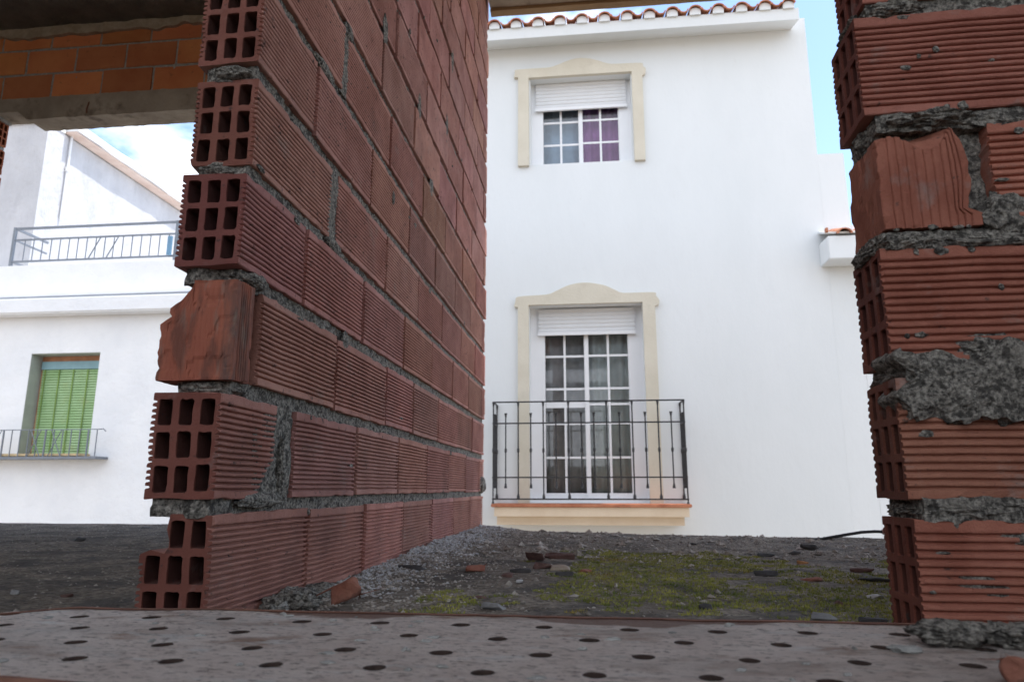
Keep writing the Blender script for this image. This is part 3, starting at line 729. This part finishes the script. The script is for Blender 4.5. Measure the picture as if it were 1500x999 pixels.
# gravel and moss
def scatter(name, n, m, pick, make, kindlabel):
    rn = random.Random(name); bm = bmesh.new(); k = 0
    while k < n:
        s = pick(rn)
        if s is None: continue
        make(bm, rn, *s); k += 1
    o = obj(name, bm, m); o['kind'] = 'stuff'; o['label'] = kindlabel; o['category'] = name; return o
OCT = [Vector(v) for v in ((1, 0, 0), (-1, 0, 0), (0, 1, 0), (0, -1, 0), (0, 0, 1), (0, 0, -1))]
OF = ((0, 2, 4), (2, 1, 4), (1, 3, 4), (3, 0, 4), (2, 0, 5), (1, 2, 5), (3, 1, 5), (0, 3, 5))
def peb(bm, rn, x, y, s):
    a = rn.uniform(0, 6.28); c_, s_ = math.cos(a), math.sin(a); z = floorz(x, y); vs = []
    sx, sy, sz = s * rn.uniform(.7, 1.4), s * rn.uniform(.6, 1.1), s * rn.uniform(.4, .8)
    for v in OCT:
        q = Vector((v.x * sx + rn.uniform(-.3, .3) * s, v.y * sy + rn.uniform(-.3, .3) * s, v.z * sz + rn.uniform(-.2, .2) * s))
        vs.append(bm.verts.new((x + q.x * c_ - q.y * s_, y + q.x * s_ + q.y * c_, z + q.z + s * .15)))
    for f in OF: bm.faces.new([vs[i] for i in f])
def pick_g(rn):
    r = rn.random()
    if r < .38:
        x = XW + .03 + abs(rn.gauss(0, .13)); y = rn.uniform(.78, 3.3); s = rn.uniform(.0012, .0042)
    elif r < .72:
        x = rn.uniform(-.5, 1.35); y = .8 + 2.4 * rn.random() ** .8; s = rn.uniform(.0012, .0038) * (1 + (y > 2) * .8) * (2.6 if rn.random() < .08 else 1)
    else:
        x = rn.uniform(-3.6, -.65); y = rn.uniform(.9, 3.6); s = rn.uniform(.0015, .005)
    if y > edgeY(x) - .01 or (abs(x - XW + .05) < .055): return None
    return x, y, s
scatter('gravel', 15000, M['gravel'], pick_g, peb, 'loose grey gravel scattered over the concrete floor')
def pick_d(rn):
    x = XW + .01 + abs(rn.gauss(0, .07)) ; y = rn.uniform(1.25, 3.3)
    if y > edgeY(x) - .01: return None
    return x, y, rn.uniform(.0012, .0050) * (1 + .5 * (y > 2))
scatter('mortar_debris', 4200, M['debris'], pick_d, peb, 'pale crumbled mortar lying along the foot of the long brick wall')
def mossy(x, y): return nz((x * 1.0, y * .55, 9), 4.5) * .5 + nz((x, y, 2), 16) * .35 - abs(y - 1.34) * .42 - max(0, .10 - x) * .8 + .27
def pick_m(rn):
    x = rn.uniform(-.3, 1.3); y = rn.uniform(.8, 2.45)
    if mossy(x, y) < 0: return None
    return x, y, rn.uniform(.0018, .0042)
def tuft(bm, rn, x, y, s):
    z = floorz(x, y) - .001
    for i in range(4):
        a = rn.uniform(0, 6.28); d = Vector((math.cos(a), math.sin(a), 0)); n = Vector((-d.y, d.x, 0)); b = Vector((x, y, z)) + d * rn.uniform(0, s)
        t_ = b + d * s * rn.uniform(.3, 1.1) + Vector((0, 0, s * rn.uniform(.6, 1.7)))
        vs = [bm.verts.new(b - n * s * .35), bm.verts.new(b + n * s * .35), bm.verts.new(t_)]; bm.faces.new(vs)
scatter('moss', 36000, M['moss'], pick_m, tuft, 'low green and yellow moss spreading over the damp floor')
print('moss ok')

# hose at the far floor edge
hp = [atz(1195, 792, FZ + .006)]
pts = [(1160, 799, .004), (1190, 792, .005), (1213, 787.5, .010), (1236, 783.5, .028), (1262, 779.3, .046), (1282, 778.2, .052), (1297, 778.8, .052), (1330, 779, .05)]
hs = thing('hose', 'black rubber hose end curling up at the far floor edge beside the right wall', 'hose', (1.0, 2.8, FZ))
bm = bmesh.new(); tube(bm, [at(x, y, 2.80 + .0 * i) for i, (x, y, h) in enumerate(pts)], .0055, 8); obj('tube', bm, M['hose'], hs, smooth=True)
bm = bmesh.new(); a = at(1292, 778.6, 2.80); b = at(1304, 778.9, 2.80); tube(bm, [a, a.lerp(b, .3), a.lerp(b, .6), b], [.008, .013, .013, .008], 10); obj('fitting', bm, M['ferrule'], hs)

# ------------------------------------------------------------------ the white house opposite
def sheet_sides(bm, x0, x1, y0, y1, z0, z1):
    v = [[bm.verts.new((x, y, z)) for x, y in ((x0, y0), (x1, y0), (x1, y1), (x0, y1))] for z in (z0, z1)]
    for a, b in ((1, 2), (2, 3), (3, 0)): bm.faces.new((v[0][a], v[0][b], v[1][b], v[1][a]))
    bm.faces.new(v[1])
YF = 7.5
def fx(px, py, Y=YF): return at(px, py, Y).x
def fz(px, py, Y=YF): return at(px, py, Y).z
mh = thing('white_house', 'white two storey house opposite with an iron balcony and a tiled eave', 'house', (0, YF, -3.4))
xr = fx(1188, 130); XL = -2.6
ztop = 5.30
d0, d1, dz1, dz0 = fx(776, 560), fx(943, 500), fz(858, 446), -.15
w0, w1, wz1, wz0 = fx(777, 180), fx(926, 180), fz(850, 112), fz(850, 238.5)
bm = bmesh.new()
wall_open(bm, XL, xr, -3.4, ztop, YF, .26, [(d0, d1, dz0, dz1), (w0, w1, wz0, wz1)])
sheet_sides(bm, XL, xr, YF, 13.5, -3.4, ztop)
bmesh.ops.remove_doubles(bm, verts=bm.verts, dist=.0005)
obj('wall', bm, M['white'], mh)
# surrounds
def surround(name, outline, x0, x1, zt, zb, jl, jr):
    """cream plaster band with a wavy head; outline = head curve left to right"""
    bm = bmesh.new(); y = YF - .045
    pts = outline + [(jr, zb), (x1, zb), (x1, zt), (x0, zt), (x0, zb), (jl, zb)]
    f = [bm.verts.new((x, y, z)) for x, z in pts]; b = [bm.verts.new((x, YF + .002, z)) for x, z in pts]
    ed = [bm.edges.new((f[i], f[(i + 1) % len(f)])) for i in range(len(f))]
    bmesh.ops.triangle_fill(bm, edges=ed, normal=(0, -1, 0))
    for i in range(len(f)): bm.faces.new((f[i], f[(i + 1) % len(f)], b[(i + 1) % len(b)], b[i]))
    return bm
YS = YF - .045
def smooth_line(pts, k=5):
    out = []
    for i in range(len(pts) - 1):
        p0 = pts[max(i - 1, 0)]; p1 = pts[i]; p2 = pts[i + 1]; p3 = pts[min(i + 2, len(pts) - 1)]
        for s in range(k):
            t = s / k; out.append(tuple(.5 * ((2 * p1[a]) + (-p0[a] + p2[a]) * t + (2 * p0[a] - 5 * p1[a] + 4 * p2[a] - p3[a]) * t * t + (-p0[a] + 3 * p1[a] - 3 * p2[a] + p3[a]) * t ** 3) for a in (0, 1)))
    return out + [pts[-1]]
def head(pix):
    q = [(at(x, y, YS).x, at(x, y, YS).z) for x, y in pix]; n_ = len(q)
    zl = q[3][1]; m_ = (q[0][0] + q[-1][0]) / 2
    return q
dh = head([(758.5, 450), (753.5, 449), (755, 441), (760, 434.5), (800, 431.5), (815, 426), (831, 418.5), (845, 415), (858.7, 414), (873, 415.5), (887, 418.5), (902, 425), (914, 429), (957, 428), (961, 433), (966, 440), (965, 446), (959.5, 447.5)])
dh = [dh[0]] + smooth_line(dh[1:-1], 4) + [dh[-1]]
bm = surround('x', dh, fx(774.5, 500, YS), fx(943.5, 500, YS), fz(858, 444.5, YS), -.15, fx(758.5, 560, YS), fx(963, 520, YS))
dr_s = obj('door_surround', bm, M['cream'], mh)
wh = head([(759, 114), (753, 113.5), (754.5, 107), (758, 102.5), (801, 99.5), (815, 96), (830, 90), (842, 86.5), (853.5, 85.5), (865, 86.5), (877, 89.5), (889, 93), (900, 94), (938, 92.5), (942, 97), (946, 101), (945, 108), (941, 110.5)])
wh = [wh[0]] + smooth_line(wh[1:-1], 4) + [wh[-1]]
bm = surround('x', wh, fx(774.5, 180, YS), fx(928, 180, YS), fz(850, 109.5, YS), fz(850, 238.5, YS), fx(758.5, 180, YS), fx(943.5, 180, YS))
obj('window_surround', bm, M['cream'], mh)

def sashes(root, xa, xb, za, zb, y, munx, munz, curtainL, curtainR, zc=None):
    """two sliding leaves: frame + glazing bars, panes"""
    mid = (xa + xb) / 2; fw = .045
    for s, (a, b) in enumerate(((xa, mid + .02), (mid - .02, xb))):
        yy = y - .02 * s
        bm = bmesh.new()
        box(bm, a, a + fw, yy, yy + .03, za, zb); box(bm, b - fw, b, yy, yy + .03, za, zb)
        box(bm, a + fw, b - fw, yy, yy + .03, za, za + .07); box(bm, a + fw, b - fw, yy, yy + .03, zb - fw, zb)
        ix0, ix1 = a + fw, b - fw
        xm = (ix0 + ix1) / 2; box(bm, xm - .012, xm + .012, yy + .006, yy + .022, za + .07, zb - fw)
        for k, z in enumerate(munz):
            t_ = .034 if (len(munz) > 4 and k == 2 and s == 0) else .012
            box(bm, ix0, xm - .012, yy + .008, yy + .020, z - t_, z + t_); box(bm, xm + .012, ix1, yy + .008, yy + .020, z - t_, z + t_)
        fr = obj('sash', bm, M['pvc'], root)
        bm = bmesh.new(); v = [bm.verts.new(p) for p in ((ix0, yy + .014, za + .07), (ix1, yy + .014, za + .07), (ix1, yy + .014, zb - fw), (ix0, yy + .014, zb - fw))]; bm.faces.new(v)
        obj('pane', bm, M['glass'], fr)
def curtain(root, xa, xb, za, zb, y, m, seed, amp=.02, wl=.1):
    bm = bmesh.new(); n_ = 60; A = []; 
    for i in range(n_ + 1):
        x = xa + (xb - xa) * i / n_; yy = y + amp * math.sin(x / wl * 6.28 + seed + 1.5 * nz((x * 3, seed, 0), 1)) + amp * .5 * nz((x * 20, seed, 0), 1)
        A.append((bm.verts.new((x, yy, za)), bm.verts.new((x, yy + .01 * nz((x * 9, 4, seed), 1), zb))))
    for a, b in zip(A, A[1:]): bm.faces.new((a[0], b[0], b[1], a[1]))
    o = obj('curtain', bm, m, root, smooth=True); md = o.modifiers.new('thick', 'SOLIDIFY'); md.thickness = .002; return o
def shutter(root, xa, xb, za, zb, y):
    bm = bmesh.new(); n_ = max(3, round((zb - za) / .045)); p = []
    for i in range(n_):
        z = za + (zb - za) * i / n_; h = (zb - za) / n_
        p += [(y + .006, z), (y, z + h * .15), (y - .003, z + h * .5), (y, z + h * .85), (y + .006, z + h * .98)]
    A = [(bm.verts.new((xa, yy, z)), bm.verts.new((xb, yy, z))) for yy, z in p]
    for a, b in zip(A, A[1:]): bm.faces.new((a[0], a[1], b[1], b[0]))
    o = obj('roller_shutter', bm, M['shutter'], root)
    bbox('bottom_rail', M['pvc'], o, xa - .01, xb + .01, y - .018, y + .01, za - .035, za)
# --- balcony door
YG = YF + .17
g = lambda px, py: (fx(px, py, YG), fz(px, py, YG))
dx0, dx1 = fx(784, 520, YG), fx(940, 520, YG)
bd = bpy.data.objects.new('balcony_door', None); C.objects.link(bd); bd.parent = mh; bd.location = Vector((0, YG, -.15)) - Vector(mh.location)
zt = fz(860, 456, YG)
zs0 = fz(860, 487, YG)
shutter(bd, fx(789, 480, YG - .05), fx(930, 480, YG - .05), fz(860, 486, YG - .05), dz1 - .01, YG - .05)
bm = bmesh.new()
box(bm, d0, fx(799, 560, YG), YG - .02, YG + .07, -.15, dz1); obj('door_frame', bm, M['pvc'], bd); bm = bmesh.new(); box(bm, fx(921, 560, YG) + .01, d1, YG - .02, YG + .07, -.15, dz1)
obj('door_frame', bm, M['pvc'], bd)
mz = [fz(860, y, YG) for y in (670, 620, 592, 569, 521)]
sashes(bd, fx(799, 560, YG) - .045, fx(921, 560, YG) + .045, -.12, zs0 + .06, YG + .02, 2, mz, None, None)
xm = (fx(799, 560, YG) + fx(921, 560, YG)) / 2
curtain(bd, xm + .02, d1 + .05, -.15, zs0 + .1, YG + .11, M['curtain_grey'], 1.3, .022, .13)
curtain(bd, d0 - .05, xm + .01, -.15, zs0 + .1, YG + .14, M['curtain_dark'], 2.3, .015, .16)
bbox('threshold', M['pvc'], bd, d0, d1, YF + .06, YG + .1, -.149, -.118)
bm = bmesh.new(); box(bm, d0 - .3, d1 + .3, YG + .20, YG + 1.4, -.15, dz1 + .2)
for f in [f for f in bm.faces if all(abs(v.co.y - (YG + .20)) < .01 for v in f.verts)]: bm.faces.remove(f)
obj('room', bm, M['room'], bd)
# --- upper window
uw = bpy.data.objects.new('window', None); C.objects.link(uw); uw.parent = mh; uw.location = Vector((0, YG, wz0)) - Vector(mh.location)
shutter(uw, fx(785, 150, YG - .05), fx(917, 150, YG - .05), fz(850, 157, YG - .05), wz1 - .0, YG - .05)
bm = bmesh.new(); box(bm, w0, fx(796, 200, YG), YG - .02, YG + .07, wz0, wz1); obj('window_frame', bm, M['pvc'], uw); bm = bmesh.new(); box(bm, fx(906, 200, YG) + .01, w1, YG - .02, YG + .07, wz0, wz1)
obj('window_frame', bm, M['pvc'], uw)
zs0 = fz(850, 158, YG)
sashes(uw, fx(796, 200, YG) - .045, fx(906, 200, YG) + .045, wz0 - .045, zs0 + .06, YG + .02, 2, [fz(850, 210, YG), fz(850, 177, YG)], None, None)
xm = (fx(796, 200, YG) + fx(906, 200, YG)) / 2
curtain(uw, xm - .01, w1 + .1, wz0 - .1, zs0 + .1, YG + .14, M['curtain_purple'], .3, .02, .11)
curtain(uw, w0 - .1, xm - .02, wz0 - .1, zs0 + .1, YG + .16, M['curtain_blue'], 3.3, .012, .2)
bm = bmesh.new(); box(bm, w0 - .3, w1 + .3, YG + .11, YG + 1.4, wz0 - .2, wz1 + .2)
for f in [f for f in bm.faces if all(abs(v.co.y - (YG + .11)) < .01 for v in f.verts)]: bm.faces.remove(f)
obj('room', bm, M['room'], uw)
# --- balcony slab
YR = 7.2
sx0, sx1 = fx(719, 742, 7.13), fx(1014, 742, 7.13)
zt_ = fz(860, 738, 7.13)
bs = bpy.data.objects.new('balcony', None); C.objects.link(bs); bs.parent = mh; bs.location = Vector((0, YR, zt_)) - Vector(mh.location)
bbox('tile_edge', M['tile'], bs, sx0, sx1, 7.13, YF - .004, fz(860, 743, 7.13), zt_, bevel=.006)
bbox('slab', M['slabcream'], bs, fx(724, 750, 7.15), fx(1010, 750, 7.15), 7.15, YF - .003, fz(860, 756.5, 7.15), fz(860, 743, 7.13) - .001)
bbox('lower_slab', M['slabcream'], bs, fx(728, 762, 7.21), fx(1003, 762, 7.21), 7.21, YF - .002, fz(860, 769, 7.21), fz(860, 756.5, 7.15) - .001)
# --- railing
rl = bpy.data.objects.new('balcony_railing', None); C.objects.link(rl); rl.parent = mh; rl.location = Vector((0, YR, zt_)) - Vector(mh.location)
rx0, rx1 = fx(722.5, 660, YR), fx(1004.5, 660, YR)
zr = [fz(860, y, YR) for y in (587.5, 619, 699, 731)]
for i, z in enumerate(zr):
    bm = bmesh.new(); t = .007
    box(bm, rx0 - .01, rx1 + .01, YR - t, YR + t, z - t, z + t)
    box(bm, rx0 - t, rx0 + t, YR + t + .001, YF, z - t, z + t); box(bm, rx1 - t, rx1 + t, YR + t + .001, YF, z - t, z + t)
    obj('rail', bm, M['iron'], rl)
def baluster(x, y, full, corner=False):
    bm = bmesh.new(); z0, z1 = (zr[3], zr[0]) if full else (fz(860, 715, YR), fz(860, 604, YR))
    if corner: z0 = zt_ - .03
    r = .0075 if full else .007
    zm = fz(860, 659, YR)
    prof = [(z0, .016 if not corner else .012), (z0 + .03, .015 if full else .012), (z0 + .055, r), (zm - .025, r), (zm - .014, .013), (zm + .014, .013), (zm + .025, r), (z1 - .05, r), (z1 - .015, .013), (z1, .017 if not full else .014)]
    tube(bm, [(x, y, z) for z, _ in prof], [q for _, q in prof], 6)
    obj('baluster', bm, M['iron'], rl)
F_ = (0, 2, 4, 6, 9, 11, 13, 15)
for k in range(16): baluster(rx0 + (rx1 - rx0) * k / 15, YR + .001, k in F_, k in (0, 15))
for xx in (rx0, rx1):
    for k, yy in enumerate((.075, .15, .225)): baluster(xx, YR + yy, k == 2 and False)
    baluster(xx, YR + .285, True)
# --- cornice and eave tiles
cx1 = fx(1172, 40, 7.2)
bm = bmesh.new()
prof = [(YF - .003, fz(860, 64.5, 7.5) - .0), (YF - .03, fz(860, 64.5, 7.5)), (7.22, fz(860, 51, 7.22)), (7.20, fz(860, 50, 7.20)), (7.19, fz(860, 34, 7.19)), (7.40, fz(860, 34, 7.19) + .05), (YF - .003, fz(860, 34, 7.19) + .06)]
A = [[bm.verts.new((x, y, z)) for y, z in prof] for x in (XL, cx1)]
for i in range(len(prof)): bm.faces.new((A[0][i], A[0][(i + 1) % len(prof)], A[1][(i + 1) % len(prof)], A[1][i]))
bm.faces.new(A[0]); bm.faces.new(A[1][::-1])
obj('cornice', bm, M['white'], mh)
rt = bpy.data.objects.new('tiled_roof', None); C.objects.link(rt); rt.parent = mh; rt.location = Vector((0, YF, 5.2)) - Vector(mh.location)
def half_tile(bm, x, y0, y1, z, slope, r, up=True, th=.014, dr=0):
    n_ = 10; ring = []
    for (yy, rr) in ((y0, r), (y1, r * .86)):
        zz = z + (yy - y0) * slope; a = []
        for k in range(n_ + 1):
            t = math.pi * k / n_; s_ = 1 if up else -1
            a.append((x + rr * math.cos(t), yy, zz + s_ * rr * .82 * math.sin(t)))
        for k in range(n_, -1, -1):
            t = math.pi * k / n_; s_ = 1 if up else -1
            a.append((x + (rr - th) * math.cos(t), yy, zz + s_ * (rr - th) * .82 * math.sin(t)))
        ring.append([bm.verts.new(p) for p in a])
    m_ = len(ring[0])
    for k in range(m_): bm.faces.new((ring[0][k], ring[0][(k + 1) % m_], ring[1][(k + 1) % m_], ring[1][k]))
    bm.faces.new(ring[0][::-1]); bm.faces.new(ring[1])
bm = bmesh.new(); bm2 = bmesh.new()
zc = fz(860, 34, 7.19); sp = fx(790, 30, 7.17) - fx(758, 30, 7.17)
xt = fx(1156, 20, 7.17); k = 0; rnd = random.Random(8)
while xt > XL:
    for row in range(5):
        y0 = 7.13 + row * .33; half_tile(bm, xt + rnd.uniform(-.004, .004), y0, y0 + .4, zc + .030 + row * .33 * .32 + .012 * (row > 0) + rnd.uniform(-.003, .003), .32, .072)
        if k: half_tile(bm, xt + sp / 2, y0 + .02, y0 + .4, zc + .062 + row * .33 * .32, .32, .056, up=False)
    # white mortar bedding under each cover tile
    rr = .060; pts = [(xt + rr * math.cos(math.pi * q / 8), zc + .028 + rr * .8 * math.sin(math.pi * q / 8)) for q in range(9)] + [(xt - rr, zc - .01), (xt + rr, zc - .01)]
    f = [bm2.verts.new((x, 7.165, z)) for x, z in pts]; b = [bm2.verts.new((x, 7.5, z + .1)) for x, z in pts]
    bm2.faces.new(f); 
    for q in range(len(f)): bm2.faces.new((f[q], f[(q + 1) % len(f)], b[(q + 1) % len(f)], b[q]))
    xt -= sp; k += 1
obj('roof_tiles', bm, M['tile'], rt); obj('tile_bedding', bm2, M['white'], rt)
bm = bmesh.new(); v = [bm.verts.new(p) for p in ((XL, 7.4, zc + .07), (cx1 - .05, 7.4, zc + .07), (cx1 - .05, 10.5, zc + .07 + 3.1 * .32), (XL, 10.5, zc + .07 + 3.1 * .32))]; bm.faces.new(v)
o = obj('roof_slope', bm, M['tile'], rt); o.modifiers.new('t', 'SOLIDIFY').thickness = .05

# --- low wing on the right of it
lw = thing('white_house', 'lower white wing at the right with a small tiled eave beside the red brick stub', 'house', (3.5, YF, -3.4))
xs1 = fx(1237, 240); zst = fz(1220, 225)
bm = bmesh.new()
box(bm, xr + .002, xs1, YF + .004, YF + 3.5, -3.4, zst)
box(bm, xs1 + .001, 7.5, YF + .002, YF + 3.3, -3.4, fz(1250, 330))
obj('wall', bm, M['white'], lw)
ye = 7.22
bbox('eave', M['white'], lw, fx(1215, 380, ye), 7.4, ye, YF - .001, fz(1230, 379, ye), fz(1230, 345, ye), bevel=.008)
bm = bmesh.new(); xt = fx(1236, 343, ye); q = 0
while xt < 7.2:
    half_tile(bm, xt, ye - .05, ye + .4, fz(1236, 344, ye), .35, .075); 
    xt += sp; q += 1
tv = fx(1210, 337, ye)
box(bm, tv - .01, tv + .012, ye - .03, ye + .02, fz(1210, 341, ye), fz(1210, 335, ye))
o = obj('roof_tiles', bm, M['tile'], lw)
bm = bmesh.new(); v = [bm.verts.new(p) for p in ((tv - .02, ye, fz(1210, 340, ye)), (7.4, ye, fz(1210, 340, ye)), (7.4, YF + .1, fz(1210, 340, ye) + .14), (tv + .03, YF + .1, fz(1210, 340, ye) + .14))]; bm.faces.new(v)
o = obj('eave_top', bm, M['white'], lw); o.modifiers.new('t', 'SOLIDIFY').thickness = .02

# ------------------------------------------------------------------ the white house on the left
YL = 9.6
lh = thing('white_house', 'white house at the left with a roof terrace and a green shuttered window', 'house', (-8, YL, -3.4))
gx = lambda px, py, Y=YL: at(px, py, Y).x
gz = lambda px, py, Y=YL: at(px, py, Y).z
ox0, ox1, oz0, oz1 = -8.39, -7.27, .475, 1.995
bm = bmesh.new(); wall_open(bm, -14, -4.6, -3.4, 3.40, YL, .30, [(ox0, ox1, oz0, oz1)]); sheet_sides(bm, -14, -4.6, YL, YL + .25, -3.4, 3.40)
bmesh.ops.remove_doubles(bm, verts=bm.verts, dist=.0005)
obj('wall', bm, M['white2'], lh)
bbox('cornice', M['white2'], lh, -14, -4.5, YL - .24, YL - .002, 2.56, 2.80, bevel=.02)
bm = bmesh.new(); tube(bm, [(-14, YL - .03, 2.86), (-9.5, YL - .03, 2.862), (-4.7, YL - .03, 2.872)], .02, 8); obj('wall_pipe', bm, M['grey_iron'], lh)
bm = bmesh.new(); box(bm, -14, -4.6, YL + .3, 18, 2.7, 2.9); obj('terrace_floor', bm, M['white2'], lh)
# body under the terrace
bm = bmesh.new(); box(bm, -13.9, -4.65, YL + .9, 17.5, -3.4, 2.69); obj('rear_wall', bm, M['white2'], lh)
XG = -9.476
up = bpy.data.objects.new('upper_storey', None); C.objects.link(up); up.parent = lh; up.location = Vector((XG, 10.5, 2.9)) - Vector(lh.location)
bm = bmesh.new(); box(bm, -14, XG, 10.5, 22, 2.9, 6.36); obj('upper_wall', bm, M['plaster'], up)
bm = bmesh.new(); lumpy(bm, -14.1, XG + .26, 10.9, 22.2, 6.42, 6.56, .30, .02, 31); obj('roof_cap', bm, M['white2'], up)
bbox('tile_band', M['band'], up, XG + .002, XG + .22, 10.9, 22.1, 6.375, 6.41)
bm = bmesh.new(); box(bm, -14.05, XG + .02, 10.45, 10.88, 6.365, 6.9); obj('parapet_block', bm, M['white2'], up)
bm = bmesh.new(); pxp = XG + .035
a = at(104, 178, 11); 
tube(bm, [(pxp, 11.02, 4.75), (pxp, 11.02, 7.1)], .022, 8); tube(bm, [(pxp, 11.02, 5.68), (pxp, 11.02, 5.76)], .04, 8); obj('drain_pipe', bm, M['shutter'], up)
# terrace railing
tr = bpy.data.objects.new('terrace_railing', None); C.objects.link(tr); tr.parent = lh; tr.location = Vector((-7, YL, 3.4)) - Vector(lh.location)
tx0 = -9.05; tzb, tzm, tzt = 3.50, 3.86, 4.05
bm = bmesh.new()
for z, hh in ((tzt, .018), (tzm, .012), (tzb, .014)):
    box(bm, tx0, -4.8, YL + .08, YL + .11, z - hh, z + hh)
    box(bm, tx0, tx0 + .03, YL + .112, YL + .75, z - hh, z + hh)
obj('rail', bm, M['grey_iron'], tr)
bm = bmesh.new(); box(bm, tx0 - .022, tx0 + .018, YL + .07, YL + .11, 3.40, tzt + .02); obj('post', bm, M['grey_iron'], tr)
bm = bmesh.new(); box(bm, -6.32, -6.28, YL + .07, YL + .11, 3.40, tzt + .02); obj('post', bm, M['grey_iron'], tr)
k = 0; x = tx0 + .19
while x < -4.8:
    bm = bmesh.new(); tube(bm, [(x, YL + .095, tzb), (x, YL + .095, tzm)], .0085, 5); obj('baluster', bm, M['grey_iron'], tr); x += .152
for xa in (-7.72, -7.42):
    bm = bmesh.new(); tube(bm, [(xa - .02, YL + .085, tzb), (xa + .16, YL + .085, tzm)], .010, 5); obj('brace', bm, M['grey_iron'], tr)
bbox('blue_bottle_holder', M['blue'], tr, -6.40, -6.34, YL + .02, YL + .06, 3.50, 3.80)
# window with blind
gw = bpy.data.objects.new('window', None); C.objects.link(gw); gw.parent = lh; gw.location = Vector((-7.8, YL, oz0)) - Vector(lh.location)
bm = bmesh.new(); box(bm, ox0 + .001, ox0 + .006, YL + .004, YL + .30, oz0, oz1); obj('left_reveal', bm, M['revealgrey'], gw)
bm = bmesh.new(); box(bm, ox0 + .006, ox1, YL + .004, YL + .30, oz1 - .010, oz1 - .001); obj('head_reveal', bm, M['revealgrey'], gw)
yb = YL + .2
bbox('head_strip', M['terra'], gw, ox0 + .006, ox1 - .001, yb + .03, yb + .06, oz1 - .12, oz1 - .011)
bbox('valance', M['valance'], gw, ox0 + .04, ox1 - .001, yb - .015, yb + .03, oz1 - .215, oz1 - .095)
bbox('side_strip', M['terra'], gw, ox0 + .006, ox0 + .05, yb + .032, yb + .06, oz0, oz1 - .121)
bm = bmesh.new(); z = oz0 + .03; 
while z < oz1 - .2:
    v = box(bm, ox0 + .045, ox1 - .012, yb, yb + .008, z, z + .031)
    for q in v[4:]: q.co.y += .012
    z += .040
bl = obj('blind', bm, M['green'], gw)
for i in range(5):
    xx = ox0 + .10 + i * .235; bm = bmesh.new(); box(bm, xx - .010, xx + .010, yb - .006, yb - .002, oz0 + .02, oz1 - .2); obj('tape', bm, M['green_tape'], bl)
bbox('backing', M['green_tape'], gw, ox0 + .04, ox1 - .01, yb + .028, yb + .031, oz0, oz1 - .13)
bbox('sill', M['sill'], gw, -9.3, ox1 + .03, YL - .22, YL + .19, oz0 - .022, oz0 + .012)
# its little railing
gr = bpy.data.objects.new('window_railing', None); C.objects.link(gr); gr.parent = lh; gr.location = Vector((-7.8, YL - .25, .45)) - Vector(lh.location)
yr = YL - .25; ex = at(141, 668, yr).x
zr0, zr1 = fz(100, 670, yr), fz(100, 629, yr)
bm = bmesh.new(); box(bm, -9.4, ex, yr - .015, YL - .004, zr0 - .02, zr0 + .015); obj('shelf', bm, M['grey_iron'], gr)
bm = bmesh.new(); box(bm, -9.4, ex + .02, yr - .008, yr + .008, zr1 - .006, zr1 + .006); tube(bm, [(ex + .015, yr, zr1), (ex + .07, yr - .01, zr1 + .004), (ex + .11, yr - .012, zr1 - .03)], .008, 6); obj('rail', bm, M['grey_iron'], gr)
for i in range(15):
    x = ex - .03 - i * .132
    bm = bmesh.new(); tube(bm, [(x, yr + .001, zr0 + .01), (x, yr + .001, zr1)], .012 if i % 5 == 1 else .0075, 6); obj('baluster', bm, M['grey_iron'], gr)
for xa, s in ((ex - .98, 1), (ex - .66, 1), (ex - .64, -1), (ex - .96, -1), (ex - 1.6, 1)):
    bm = bmesh.new(); tube(bm, [(xa - .09 * s, yr - .009, zr0 + .01), (xa + .09 * s, yr - .009, zr1)], .007, 5); obj('brace', bm, M['grey_iron'], gr)
print('objects', len(bpy.data.objects))
